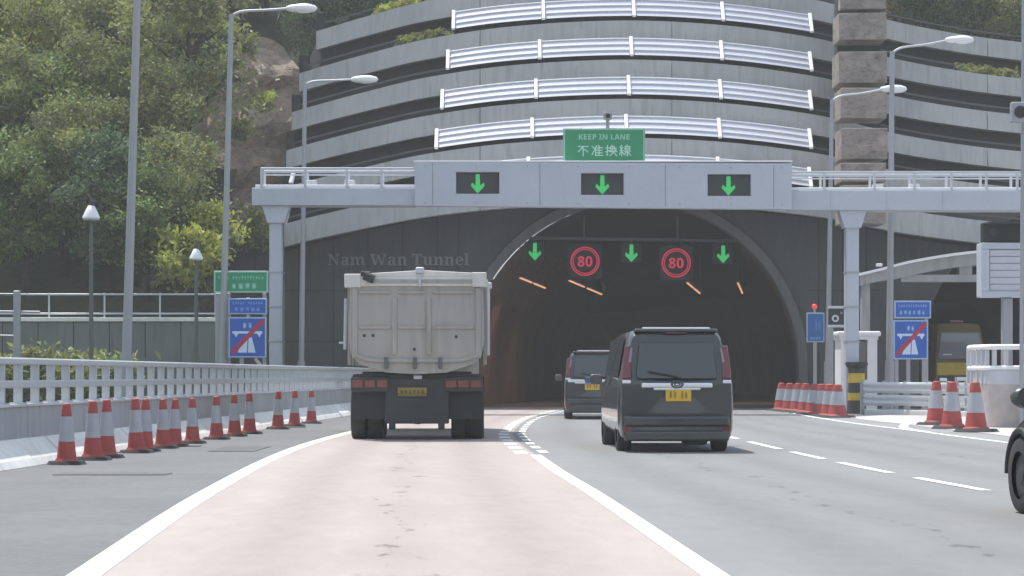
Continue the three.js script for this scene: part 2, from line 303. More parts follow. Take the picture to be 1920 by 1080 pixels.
// ---------------------------------------------------------------- tunnel portal
const DP = 74.2, q = knots([400, 480, 540, 580, 700, 800, 960, 1170, 1355, 1521, 1600, 1680, 1800, 1910, 2100], [122, 106, 91, 80, 51, 30, 9.5, 0, 7.5, 27, 43, 62, 81, 93, 108]);
const plan = (x) => 2.2e-6 * (x - 1170) ** 2;                   // the shell bulges towards the road
const AC = at(1185, 690, DP), AR = 5.78;                         // arch centre and inner radius
const AC2 = at(2035, 690, DP);
const portal = standing('tunnel_portal', 'grey terraced concrete tunnel portal of curved bands around the arched entrance', 'tunnel portal', V(AC.x, 0, -DP));
{
  const out = [], top = [];
  for (let x = 400; x <= 2100; x += 20) top.push(new THREE.Vector2(at(x, 0, DP).x, at(0, 352 + q(x), DP).y));
  const s = new THREE.Shape([new THREE.Vector2(top[0].x, 0), new THREE.Vector2(AC.x - AR, 0), new THREE.Vector2(AC.x - AR, AC.y)]
    .concat([...Array(25).keys()].slice(1, -1).map((i) => { const a = Math.PI - i / 24 * Math.PI; return new THREE.Vector2(AC.x + AR * Math.cos(a), AC.y + AR * Math.sin(a)); }),
      [new THREE.Vector2(AC.x + AR, AC.y), new THREE.Vector2(AC.x + AR, 0), new THREE.Vector2(AC2.x - AR, 0), new THREE.Vector2(AC2.x - AR, AC2.y)],
      [...Array(25).keys()].slice(1, 14).map((i) => { const a = Math.PI - i / 24 * Math.PI; return new THREE.Vector2(AC2.x + AR * Math.cos(a), AC2.y + AR * Math.sin(a)); }),
      [new THREE.Vector2(top.at(-1).x, AC2.y + AR), ...top.reverse()]));
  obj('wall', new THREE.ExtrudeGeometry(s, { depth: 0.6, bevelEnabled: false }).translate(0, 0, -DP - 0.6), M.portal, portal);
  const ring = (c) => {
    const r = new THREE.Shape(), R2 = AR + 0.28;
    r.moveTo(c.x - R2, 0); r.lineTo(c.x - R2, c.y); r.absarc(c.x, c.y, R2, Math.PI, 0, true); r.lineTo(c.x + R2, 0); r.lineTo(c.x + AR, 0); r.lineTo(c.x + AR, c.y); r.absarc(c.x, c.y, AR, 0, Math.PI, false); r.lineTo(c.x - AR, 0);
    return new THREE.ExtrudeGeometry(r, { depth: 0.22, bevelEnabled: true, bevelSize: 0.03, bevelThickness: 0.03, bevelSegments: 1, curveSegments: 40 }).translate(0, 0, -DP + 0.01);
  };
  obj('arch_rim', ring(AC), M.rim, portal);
}
for (const x of [560, 625, 690, 755, 820, 860, 1535, 1580, 1625]) { const top = at(x, 356 + q(x), DP).y - 0.3, X0 = at(x, 0, DP).x; obj('joint', bx(0.03, top, 0.012, X0, top / 2, -DP + 0.005), M.shellBack, portal); }
for (const [x0, x1] of [[526, 858], [1517, 1650]]) for (const y of [545, 640]) obj('joint', bar(at(x0, y, DP - 0.004), at(x1, y, DP - 0.004), 0.012, 0.03), M.shellBack, portal);
const bandD = (k) => 71.9 + 1.12 * (5 - k);
const bandTop = (k, x) => 258 + 73.5 * (k - 4) + q(x) * (1 + 0.055 * (4 - k));
const bandH = (k, x) => (k === 5 ? 52 : 44) - 9 * clamp(Math.abs(x - 1170) / 620, 0, 1);
function bandGeo(k, x0, x1, thick = 0.42, dFront = 0, lean = 0.1, yOff = 0, hh = null) {
  const n = Math.max(4, Math.round((x1 - x0) / 25)), pts = [];
  for (let i = 0; i <= n; i++) {
    const x = lerp(x0, x1, i / n), d = bandD(k) + plan(x) + dFront, yt = bandTop(k, x) + yOff, h = hh ?? bandH(k, x);
    const ft = at(x, yt, d), fb = at(x, yt + h, d);
    pts.push([fb, V(ft.x, ft.y, ft.z - lean), V(ft.x, ft.y, ft.z - lean - thick), V(fb.x, fb.y, fb.z - thick)]);
  }
  const parts = [[0, 1], [1, 2], [2, 3], [3, 0]].map(([a, b]) => grid(n, 1, (i, j) => pts[i][j ? b : a]));
  for (const e of [0, n]) parts.push(grid(1, 1, (i, j) => pts[e][i ? (j ? 2 : 3) : (j ? 1 : 0)]));
  return parts.map((g) => g.toNonIndexed());
}
const bandLeft = { '-1': 742, 0: 592, 1: 560, 2: 546, 3: 536, 4: 530, 5: 520 };
for (let k = -1; k <= 5; k++) {
  const xs = k < 0 ? [742, 1020, 1300, 1572] : [bandLeft[k], 900, 1260, 1572, 1852, 2080];
  for (let i = 0; i + 1 < xs.length; i++) obj('band', bandGeo(k, xs[i] + 0.6, xs[i + 1] - 0.6), M.band, portal);   // one casting per bay, joints between
  const e = xs.at(-1);
  obj('ledge_rail', bandGeo(k, xs[0] + 4, e - 2, 0.06, 0.75, 0, -11, 3.2), M.steelDark, portal);
}
{ // sloping wall behind the slots
  const n = 70, rows = 8;
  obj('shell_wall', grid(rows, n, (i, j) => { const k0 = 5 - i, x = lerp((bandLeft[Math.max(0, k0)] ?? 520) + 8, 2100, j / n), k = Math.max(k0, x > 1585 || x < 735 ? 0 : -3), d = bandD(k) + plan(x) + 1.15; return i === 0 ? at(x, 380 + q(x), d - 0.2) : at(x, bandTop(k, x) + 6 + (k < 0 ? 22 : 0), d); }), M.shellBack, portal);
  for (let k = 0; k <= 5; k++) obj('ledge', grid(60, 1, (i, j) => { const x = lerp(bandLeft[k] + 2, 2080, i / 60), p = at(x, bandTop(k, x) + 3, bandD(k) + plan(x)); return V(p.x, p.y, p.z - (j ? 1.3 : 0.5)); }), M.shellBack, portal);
  // dark fin at the left end of the terraces
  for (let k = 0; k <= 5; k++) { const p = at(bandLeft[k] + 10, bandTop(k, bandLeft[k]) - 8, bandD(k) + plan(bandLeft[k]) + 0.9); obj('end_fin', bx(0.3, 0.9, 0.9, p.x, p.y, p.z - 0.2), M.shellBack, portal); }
}
// white railings on the terraces, four bays in each of five rows
const railX = (r) => [0, 1, 2, 3, 4].map((i) => lerp([850, 1019, 1189, 1356, 1522][i], [818, 998, 1175, 1350, 1521][i], (r - 1) / 3));
for (let r = 1; r <= 5; r++) {
  const xs = railX(r), D = (x) => bandD(r - 1) + plan(x) - 0.62, bot = (x) => 250 + 73.5 * (r - 4) + q(x) * (1 + 0.03 * (4 - r)), hgt = 36;
  const pt = (x, f, off = 0) => { const p = at(x, bot(x) - hgt * f, D(x)); return V(p.x, p.y, p.z - 0.55 * f + off); };
  for (let b = 0; b < 4; b++) {
    const a = xs[b] + 4, e = xs[b + 1] - 4, n = 8;
    const sheet = obj('railing_panel', [grid(n, 1, (i, j) => pt(lerp(a, e, i / n), j ? 0.96 : 0)), grid(n, 1, (i, j) => pt(lerp(a, e, i / n), j ? 0 : 0.96, -0.03))], M.panel, portal);
    for (const f of [0.97, 0.64, 0.3]) obj('slat', tube([...Array(n + 1).keys()].map((i) => pt(lerp(a, e, i / n), f, 0.03)), 0.026, 12, 6), M.white, sheet);
  }
  for (const x of xs) { const h = bar(pt(x, -0.04, 0.05), pt(x, 1.06, 0.05), 0.13, 0.1, 0.02); obj('railing_post', h, M.white, portal); }
}
for (const [x, y] of [[548, 333], [536, 410]]) obj('railing_post', bar(at(x - 3, y + 11, 71.4), at(x + 3, y - 11, 71.6), 0.14, 0.1, 0.02), M.white, portal);
{ // name of the tunnel in raised letters
  const p0 = at(614, 497, DP - 0.05), cap = 21 * perM(DP);
  let x = 0;
  for (const ch of 'Nam Wan Tunnel') {
    if (ch === ' ') { x += cap * 0.38; continue; }
    const g = new TextGeometry(ch, { font: serif, size: cap, depth: 0.05, curveSegments: 4 }); g.computeBoundingBox();
    const w = g.boundingBox.max.x;
    obj('letter', g.translate(p0.x + x, p0.y, -DP + 0.005), M.letters, portal, true);
    x += w + cap * 0.07;
  }
}
// stone pier between the two halves of the shell
{
  const pier = standing('stone_pier', 'brown stone pier of stacked blocks rising through the grey bands', 'pier', at(1618, 0, 72).setY(0));
  const rows = [[-60, 18], [25, 76], [98, 157], [166, 223], [241, 299], [306, 342], [348, 420]], r = rng(5);
  rows.forEach(([y0, y1], i) => {
    const d = 74.4 - i * 0.75, w = i < 6 ? [1571, 1664] : [1573, 1660], a = at(w[0] + r() * 6, y0, d), b = at(w[1] - r() * 5, y1, d);
    const g = new RoundedBoxGeometry(b.x - a.x, a.y - b.y, 1.5, 3, 0.03), p = g.attributes.position;
    for (let k = 0; k < p.count; k++) { const n = 0.03 * fbm(p.getX(k) * 1.7 + i * 3, p.getY(k) * 1.7, p.getZ(k) * 2, 3); p.setXYZ(k, p.getX(k) + n, p.getY(k) + n * 0.5, p.getZ(k) + 2 * n); }
    g.computeVertexNormals();
    obj('stone', g.translate((a.x + b.x) / 2, (a.y + b.y) / 2, -d - 0.6), M.stone, pier);
  });
  obj('core', bx(1.5, 16, 0.8, at(1618, 0, 74).x, 8, -75.2), M.shellBack, pier);
}
// tunnel tube: heads a little to the right, then bends left
{
  const path = (i, n, c) => { let x = c.x, z = -DP - 0.3, h = 0.128; const step = 90 / n; for (let k = 0; k < i; k++) { if (k * step > 26) h -= 0.0068 * step; x += Math.sin(h) * step; z -= Math.cos(h) * step; } return { x, z, h }; };
  for (const c of [AC, AC2]) {
    const n = 45, prof = [];
    for (let i = 0; i <= 4; i++) prof.push([-AR, AC.y * i / 4]);
    for (let i = 1; i < 36; i++) { const a = Math.PI - i / 36 * Math.PI; prof.push([AR * Math.cos(a), AC.y + AR * Math.sin(a)]); }
    for (let i = 4; i >= 0; i--) prof.push([AR, AC.y * i / 4]);
    const cut = prof.filter(([x, y]) => x < 0 && y < 5.6).length, N = prof.length - 1;
    const sheet = (a, b) => grid(n, b - a, (i, j) => { const o = path(i, n, c), [u, v] = prof[a + j]; return V(o.x + u * Math.cos(o.h), v, o.z + u * Math.sin(o.h)); });
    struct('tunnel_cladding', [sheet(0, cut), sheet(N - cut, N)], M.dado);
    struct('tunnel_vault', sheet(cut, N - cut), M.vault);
    const o = path(n, n, c);
    struct('tunnel_end', bx(14, 9, 0.5, o.x, 4, o.z - 0.4).translate(0, 0, 0), M.dado);
    struct('tunnel_road', grid(n, 1, (i, j) => { const p = path(i, n, c), u = (j ? -1 : 1) * (AR - 0.01); return V(p.x - u * Math.cos(p.h), 0.004, p.z - u * Math.sin(p.h)); }), M.tunnelRoad);
  }
}
// lane signals, speed limits and lamps inside the arch
const arrowShape = (s, sh = 0.2) => poly([[-0.1, 0.5], [0.1, 0.5], [0.12, -0.1], [0.3, 0.06], [0.36, -0.1], [0, -0.5], [-0.36, -0.1], [-0.3, 0.06], [-0.12, -0.1]].map(([x, y]) => [x * s, y * s]), 0.02);
const nth = ['first', 'second', 'third', 'fourth', 'fifth', 'sixth', 'seventh', 'eighth', 'ninth', 'tenth', 'eleventh', 'twelfth', 'thirteenth', 'fourteenth', 'fifteenth'];
{
  const beam = standing('sign_beam', 'dark steel cross beam carrying the signals inside the tunnel arch', 'sign support', at(1185, 455, 75.2));
  obj('beam', bar(at(985, 446, 75.2), at(1385, 452, 75.2), 0.2, 0.1, 0.02), M.steelDark, beam);
  for (const x of [1095, 1270]) obj('hanger', bar(at(x, 450, 75.2), at(x, 405, 75.2), 0.06, 0.06), M.steelDark, beam);
  [[1003, 472, 'leftmost'], [1184, 475, 'middle'], [1356, 477, 'rightmost']].forEach(([x, y, w]) => {
    const p = at(x, y, 75), t = thing('lane_signal', w + ' of three small green arrow lights hanging inside the tunnel arch', 'lane signal', [p.x, p.y, p.z], 0, 'green lane arrows inside the tunnel mouth');
    obj('housing', bx(0.72, 0.72, 0.18, 0, 0, -0.12, 0.03), M.vault, t); obj('arrow', arrowShape(0.62).translate(0, 0, -0.02), M.ledGreen, t);
    obj('bracket', bx(0.05, 0.3, 0.05, 0, 0.42, -0.12), M.steelDark, t);
  });
  [[1097, 490, 'left'], [1268, 493, 'right']].forEach(([x, y, w]) => {
    const p = at(x, y, 75), t = thing('speed_sign', w + ' hand of the two red ring speed limit signs in the tunnel arch', 'speed sign', [p.x, p.y, p.z], 0, 'lit red speed limit signs');
    obj('housing', bx(1.2, 1.24, 0.16, 0, 0, -0.13, 0.04), M.vault, t);
    obj('ring', [new THREE.TorusGeometry(0.49, 0.026, 8, 48), new THREE.TorusGeometry(0.42, 0.018, 8, 48)], M.ledRed, t);
    const g = new TextGeometry('80', { font: sans, size: 0.36, depth: 0.02, curveSegments: 5 }); g.computeBoundingBox(); const b = g.boundingBox;
    obj('digits', g.translate(-(b.max.x + b.min.x) / 2, -0.18, -0.03), M.ledRed, t);
  });
  const lamps = [[[975, 521], [1022, 540], 76.8, 'far left'], [[1067, 526], [1128, 552], 84, 'second from left'], [[1288, 530], [1312, 550], 84, 'third from left'], [[1383, 530], [1392, 550], 84, 'rightmost']];
  lamps.forEach(([a, b, d, w], i) => {
    const pa = at(a[0], a[1], d), pb = at(b[0], b[1], d + 5), t = standing('tunnel_lamp', w + ' of the orange strip lamps glowing under the tunnel ceiling', 'lamp', pa.clone().lerp(pb, 0.5), 'orange tunnel ceiling lamps');
    const L = pa.clone().lerp(pb, 0.5), up = V(0, 0.09, 0);
    obj('fitting', bar(pa.clone().add(up), pb.clone().add(up), 0.16, 0.08, 0.02), M.steelDark, t);
    obj('tube', [rod(pa, pa.clone().lerp(pb, 0.45), 0.035), rod(pa.clone().lerp(pb, 0.55), pb, 0.035)], M.lampOrange, t);
    for (const e of [pa, pb]) obj('rod', rod(e, V(e.x, 6.6, e.z), 0.02), M.steelDark, t);
    const pl = new THREE.SpotLight(new THREE.Color(1, 0.6, 0.4), 13, 0, 1.25, 0.8); pl.position.set(0, -0.12, 0); pl.target.position.set(0, -4, 0); pl.name = 'glow'; pl.shadow.radius = 8; pl.castShadow = true; t.add(pl, pl.target);
  });
}

// ---------------------------------------------------------------- sign gantry over the road
const DG = 63;
{
  const g = standing('sign_gantry', 'long grey steel gantry spanning the road with three green arrow signals', 'gantry', V(at(1130, 0, DG).x, 0, -DG));
  const Y = (y) => at(0, y, DG).y, X = (x) => at(x, 0, DG).x, s = perM(DG);
  const box = (x0, x1, y0, y1, z0, z1, r = 0.02) => bx(X(x1) - X(x0), Y(y0) - Y(y1), z1 - z0, (X(x0) + X(x1)) / 2, (Y(y0) + Y(y1)) / 2, -DG + (z0 + z1) / 2, r);
  obj('left_beam', box(472, 779, 352, 385, -0.9, 0), M.gantry, g);
  obj('right_beam', box(1481, 1990, 357, 394, -0.9, 0), M.gantry, g);
  obj('walkway_edge', box(478, 779, 346, 351.6, -0.95, -0.05), M.gantryTop, g);
  obj('walkway_edge', box(1481, 1990, 351, 356.6, -0.95, -0.05), M.gantryTop, g);
  // signal casing: front sheet with three openings
  {
    const sh = new THREE.Shape(); const P = (x, y) => [X(x), Y(y)];
    sh.moveTo(...P(779, 306)); sh.lineTo(...P(1481, 309)); sh.lineTo(...P(1481, 394)); sh.lineTo(...P(779, 387)); sh.closePath();
    for (const [x0, y0, x1, y1] of [[855, 324, 937, 366], [1088, 326, 1169, 368], [1324, 328, 1406, 370]]) { const h = new THREE.Path(); h.moveTo(...P(x0, y0)); h.lineTo(...P(x0, y1)); h.lineTo(...P(x1, y1)); h.lineTo(...P(x1, y0)); h.closePath(); sh.holes.push(h); }
    obj('casing', new THREE.ExtrudeGeometry(sh, { depth: 0.3, bevelEnabled: true, bevelSize: 0.012, bevelThickness: 0.012, bevelSegments: 1 }).translate(0, 0, -DG + 0.05), M.gantry, g);
    obj('casing_back', box(785, 1476, 312, 384, -0.9, 0.04, 0), M.gantry, g);
    obj('casing_trim', box(777, 1483, 303.5, 306, -0.9, 0.37, 0.01), M.gantryTop, g);
    for (const x of [812, 1012, 1246, 1448]) { const yb = 387 + (x - 779) / 702 * 7; obj('seam', box(x - 0.35, x + 0.35, 306 + (x - 779) / 702 * 3 + 2, yb - 2, 0.358, 0.366, 0), M.steelDark, g); }
    for (let i = 0; i < 8; i++) for (const y of [313, 382]) obj('bolt', disc(0.025, 0.02, X(798 + i * 95), Y(y + i * 0.5), -DG + 0.37, 8), M.pole, g);
    [[896, 345], [1129, 347], [1365, 349]].forEach(([x, y]) => {
      const scr = obj('signal_screen', box(x - 40, x + 40, y - 20, y + 20, 0.06, 0.13, 0.01), M.screen, g);
      obj('arrow', arrowShape(36 * s).translate(X(x), Y(y + 0.5), -DG + 0.14), M.ledGreen, scr);
    });
  }
  // two columns with collars and brackets
  for (const [x0, x1, nm] of [[503, 529, 0], [1588, 1613, 1]]) {
    const top = nm ? 394 : 385, cx = (x0 + x1) / 2;
    obj('column', bx(X(x1) - X(x0), Y(top), 0.42, X(cx), Y(top) / 2, -DG - 0.4, 0.05), M.gantry, g);
    obj('bracket', poly([[-0.4, 0], [0.4, 0], [0.24, -0.5], [-0.24, -0.5]], 0.56, 0.01).translate(X(cx), Y(top) - 0.003, -DG - 0.68), M.gantry, g);
    for (const y of [510, 575, 640]) obj('collar', bx(X(x1) - X(x0) + 0.03, 0.05, 0.46, X(cx), Y(y), -DG - 0.4), M.pole, g);
    obj('base_plate', bx(0.8, 0.06, 0.8, X(cx), 0.03, -DG - 0.4), M.galv, g);
  }
  for (const x of [560, 665, 1560, 1665, 1770]) obj('flange', box(x - 2.2, x + 2.2, x < 1000 ? 352.5 : 357.5, x < 1000 ? 384.5 : 393.5, -0.86, 0.02, 0.005), M.gantry, g);
  obj('cable', tube([V(X(529), Y(400), -DG - 0.15), V(X(531), Y(470), -DG - 0.16), V(X(530), Y(560), -DG - 0.15), V(X(530), Y(690), -DG - 0.15)], 0.02, 30, 6), M.steelDark, g);
  // handrails
  for (const [x0, x1, posts, y] of [[488, 776, [490, 572, 650, 715], 316], [1484, 1985, [1546, 1640, 1715, 1785, 1850, 1908], 323]]) {
    for (const z of [-0.05, -0.85]) {
      obj('handrail', bar(V(X(x0), Y(y), -DG + z), V(X(x1), Y(y), -DG + z), 0.07, 0.07, 0.02), M.galv, g);
      obj('handrail', bar(V(X(x0), Y(y + 7), -DG + z), V(X(x1), Y(y + 7), -DG + z), 0.04, 0.04), M.galv, g);
      for (const px of posts) obj('handrail_post', bar(V(X(px), Y(y), -DG + z), V(X(px), Y(y + 34), -DG + z), 0.07, 0.06), M.galv, g);
    }
    for (const px of [posts[1] + 10, posts[2] + 4]) obj('junction_box', bx(0.3, 0.16, 0.2, X(px), Y(y + 25), -DG - 0.4, 0.02), M.galv, g);
  }
  const top = standing('lane_sign', 'green KEEP IN LANE sign standing on top of the gantry casing', 'road sign', V(X(1133), Y(306), -DG));
  const gm = canvasMat(512, 220, (c, w, h) => {
    c.fillStyle = '#1f8a5c'; c.fillRect(0, 0, w, h); c.strokeStyle = '#8fc4a8'; c.lineWidth = 6; c.strokeRect(6, 6, w - 12, h - 12);
    c.fillStyle = '#8cc3a6'; c.font = 'bold 50px sans-serif'; c.textAlign = 'center'; c.fillText('KEEP IN LANE', w / 2, 72);
    c.strokeStyle = '#b4d8c4'; 'abcd'.split('').forEach((k, i) => glyph(c, k, 86 + i * 88, 106, 76, 7));
  });
  board('panel', X(1210) - X(1056), Y(240) - Y(304), V(X(1133), Y(272), -DG - 0.1), gm, top);
  obj('stiffener', [bx(0.06, 1.05, 0.06, X(1090), Y(272), -DG - 0.17), bx(0.06, 1.05, 0.06, X(1176), Y(272), -DG - 0.17)], M.galv, top);
  const cam = standing('traffic_camera', 'small dark camera housing on a bracket above the green lane sign', 'camera', V(X(1140), Y(240), -DG - 0.2));
  obj('mast', bx(0.1, 0.5, 0.1, X(1140), Y(240) + 0.1, -DG - 0.25), M.pole, cam);
  obj('housing', [bx(0.26, 0.2, 0.34, X(1140), Y(216), -DG - 0.2, 0.04), bx(0.22, 0.05, 0.3, X(1140), Y(209), -DG - 0.2, 0.02)], M.pole, cam);
  obj('lens', disc(0.07, 0.06, X(1140), Y(217), -DG - 0.02), M.black, cam);
}

// ---------------------------------------------------------------- left parapet
{
  const d0 = 12, d1 = 71, dir = V(0.0425, 0, -1).normalize(), yaw = Math.atan2(-dir.x, -dir.z);
  const p = standing('bridge_parapet', 'long grey concrete parapet with steel rails along the left shoulder', 'parapet', V(kerbX(40) - 0.45, 0, -40));
  const P = (d, off, y) => V(kerbX(d) + off, y, -d);
  obj('concrete_wall', bar(P(d0, -0.5, 0.37), P(d1, -0.5, 0.37), 0.3, 0.74), M.parapet, p);
  obj('coping', bar(P(d0, -0.5, 0.755), P(d1, -0.5, 0.755), 0.36, 0.03, 0.008), M.coping, p);
  obj('top_rail', bar(P(d0, -0.5, 1.33), P(d1, -0.5, 1.33), 0.13, 0.09, 0.03), M.galv, p);
  obj('middle_rail', bar(P(d0, -0.47, 1.03), P(d1, -0.47, 1.03), 0.09, 0.1, 0.02), M.galv, p);
  for (let d = d0 + 0.3; d < d1; d += 0.82) obj('rail_post', [bx(0.11, 0.52, 0.05).rotateY(yaw).translate(kerbX(d) - 0.5, 1.03, -d), bx(0.2, 0.02, 0.14).rotateY(yaw).translate(kerbX(d) - 0.5, 0.78, -d)], M.galv, p);
  const r = rng(3);
  for (let d = d0; d < d1 - 1.5; d += 1.5) {
    const len = 1.44, sh = poly([[-0.35, 0.0], [0, 0], [-0.05, 0.07], [-0.28, 0.3], [-0.35, 0.3]], len, 0.015).translate(0, 0, -len);
    obj('kerb_block', sh.rotateY(yaw + (r() - 0.5) * 0.02).translate(kerbX(d) - 0.01 - r() * 0.03, 0.018, -d), M.whiteBlock, p);
  }
}
// ---------------------------------------------------------------- traffic cones
function makeCone(label) {
  const t = thing('traffic_cone', label, 'traffic cone', [0, 0, 0]);
  obj('base', [new THREE.CylinderGeometry(0.2, 0.23, 0.05, 8, 1).translate(0, 0.025, 0)], M.rubber, t);
  obj('lower_band', lathe([[0.13, 0.05], [0.125, 0.07], [0.108, 0.09], [0.088, 0.3]]), M.coneRed, t);
  obj('sleeve', lathe([[0.0885, 0.3], [0.09, 0.303], [0.062, 0.617], [0.0605, 0.62]]), M.sleeve, t);
  obj('upper_band', lathe([[0.0605, 0.62], [0.046, 0.77], [0.035, 0.785], [0, 0.79]]), M.coneRed, t);
  return t;
}
let cone0 = null;
function placeCone(p, label, group, s, turn, worn = false, wide = 1.15) {
  let c;
  if (!cone0) { c = cone0 = makeCone(label); c.position.set(p.x, 0, p.z); c.rotation.y = turn; c.scale.set(s * wide, s, s * wide); } else c = copyOf(cone0, [p.x, 0, p.z], turn, label, s, wide);
  c.userData.group = group; c.rotation.z = 0.025 * Math.sin(p.x * 31 + p.z * 17); c.rotation.x = 0.02 * Math.sin(p.z * 23);
  if (worn) c.traverse((o) => { if (/band/.test(o.name)) o.material = M.coneWorn; });
}
[125, 174, 200, 256, 272, 306, 327, 361, 406, 440, 468, 521, 552, 584].forEach((x, i) => {
  const d = 6.86 / (0.0425 - (x - 960) / F);
  placeCone(V((x - 960) / F * d, 0, -d), i === 0 ? 'faded red and white cone nearest the camera beside the left parapet' : i === 13 ? 'red and white cone at the far end of the left parapet row' : 'red and white cone, ' + nth[i] + ' from the near end of the left parapet row', 'cones along the left parapet', 1 + 0.03 * Math.sin(i * 7), i * 1.1, [0, 3, 10].includes(i));
});
[[1466, 770], [1481, 771.5], [1496, 773], [1511, 775], [1526, 777], [1541, 779], [1556, 781], [1570, 783]].forEach(([x, y], i) => placeCone(onRoad(x, y), i === 0 ? 'leftmost red and white cone of the tight row before the tunnel kiosk' : i === 7 ? 'rightmost cone of the tight red and white row before the kiosk' : 'red and white cone, ' + nth[i] + ' from the left in the tight row before the kiosk', 'close-set cones before the kiosk', 1.14, i * 0.7, false, 2.1));
[[1755, 797, 'left'], [1785, 804, 'middle'], [1830, 810, 'right']].forEach(([x, y, w], i) => placeCone(onRoad(x, y), w + ' of three tall red and white cones on the pale apron', 'tall cones on the apron', 1.28, i, false, 1.6));

// ---------------------------------------------------------------- street lamps
function lamp(x, yTop, d, headX, headY, label, lean = 0, r0 = 0.12) {
  const top = at(x, yTop, d), t = standing('street_lamp', label, 'street lamp', V(top.x, 0, -d), 'tall grey street lamps'), base = V(top.x - lean, 0, -d);
  const k = clamp(1.6 / top.y, 0, 1);
  obj('pole', [rod(base.clone().lerp(top, k), top, r0 * 0.92, r0 * 0.62, 16)], M.pole, t);
  obj('base_section', [rod(base, base.clone().lerp(top, k), r0 * 1.25, r0 * 1.2, 16), rod(base, base.clone().setY(0.04), 0.28, 0.28, 16)], M.pole, t);
  const h = at(headX, headY, d), dir = Math.sign(headX - x), mid = top.clone().lerp(h, 0.5);
  obj('arm', tube([top.clone().add(V(0, -0.05, 0)), V(lerp(top.x, h.x, 0.12), lerp(top.y, h.y, 0.2) + 0.03, -d), mid.setY(mid.y + 0.04), h.clone().add(V(-dir * 0.3, 0.02, 0))], 0.036, 20), M.galv, t);
  const head = lathe([[0.001, -0.45], [0.06, -0.44], [0.1, -0.3], [0.14, 0], [0.13, 0.2], [0.08, 0.38], [0.001, 0.44]], 20).rotateZ(-Math.PI / 2 * dir).scale(1, 1.0, 1.2).translate(h.x, h.y + 0.02, h.z);
  const hd = obj('lamp_head', head, M.white, t);
  obj('lens', lathe([[0.001, -0.3], [0.09, -0.2], [0.11, 0.05], [0.07, 0.28], [0.001, 0.32]], 16).rotateZ(-Math.PI / 2 * dir).scale(1, 0.5, 0.9).translate(h.x, h.y - 0.06, h.z), M.galv, hd);
  return t;
}
lamp(264, -215, 47, 420, -232, 'tallest nearest grey lamp post running out of the top, left of the slope', 0.36, 0.115);
lamp(434, 26, 60, 566, 17, 'grey lamp post with white head, in front of the trees left of the gantry', 0.3, 0.11);
lamp(572, 156, 69, 684, 150, 'slim grey lamp post with white head before the dark wall left of the truck', 0.14, 0.1);
lamp(1560, 186, 70, 1676, 168, 'slim grey lamp post with low white head before the stone pier', 0.16, 0.1);
lamp(1673, 96, 66, 1800, 76, 'tall grey lamp post beside the right blue signs, head over the bands', 0.1, 0.12);
// post-top lanterns on the slope's foot
[[171, 400, 58, 30, 'larger white post lantern at left before the trees'], [368, 478, 61, 24, 'smaller white post lantern behind the fence near the green sign']].forEach(([x, y, d, w, label]) => {
  const p = at(x, y, d), s = w * perM(d), t = standing('post_lantern', label, 'lantern', V(p.x, 0, -d), 'white post lanterns');
  obj('post', rod(V(p.x, 0, -d), V(p.x, p.y - s * 0.4, -d), 0.07, 0.05), M.greenPost, t);
  obj('shade', lathe([[0.001, 0.5], [0.2, 0.46], [0.34, 0.2], [0.55, -0.25], [0.5, -0.42], [0.001, -0.45]].map(([a, b]) => [a * s, b * s]), 10).translate(p.x, p.y, -d), M.white, t);
  obj('finial', [rod(V(p.x, p.y + s * 0.45, -d), V(p.x, p.y + s * 1.1, -d), 0.05, 0.03), bx(0.12, 0.1, 0.12, p.x + 0.05, p.y + s * 0.8, -d)], M.steelDark, t);
});

// ---------------------------------------------------------------- left wall, fence, signs
{
  const D = 66, w = standing('retaining_wall', 'grey retaining wall with white coping below the wooded slope', 'wall', at(200, 0, D).setY(0));
  for (let i = 0; i < 8; i++) { const a = at(-130 + i * 67, 0, D).x + 0.01, b = at(-130 + (i + 1) * 67, 0, D).x - 0.01, h = at(0, 603, D).y; obj('wall_panel', bx(b - a, h, 0.35, (a + b) / 2, h / 2, -D - 0.18, 0.02), M.wallGrey, w); }
  const a = at(-130, 599, D), b = at(410, 599, D);
  obj('coping', bar(V(a.x, a.y, -D - 0.16), V(b.x, b.y, -D - 0.16), 0.45, 0.13, 0.02), M.whiteBlock, w);
  const f = standing('chain_fence', 'thin metal fence on top of the retaining wall before the slope', 'fence', at(200, 0, D + 0.3).setY(0));
  for (const y of [552, 588]) obj('rail', rod(at(-130, y, D + 0.3), at(405, y, D + 0.3), 0.03, 0.03, 8), M.galv, f);
  for (let x = -116; x < 410; x += 104) obj('post', rod(at(x, 596, D + 0.3), at(x, 549, D + 0.3), 0.03, 0.03, 8), M.galv, f);
  const n = standing('gate_post', 'pale grey post with rails at the far left edge behind the parapet', 'fence', V(at(30, 0, 50).x, 0, -50));
  obj('post', bx(0.16, at(0, 545, 50).y, 0.14, at(32, 0, 50).x, at(0, 545, 50).y / 2, -50, 0.03), M.pole, n);
  for (const y of [550, 583, 628]) obj('rail', rod(at(-90, y, 50), at(y === 583 ? 75 : 32, y + 2, 50), 0.025), M.pole, n);
}
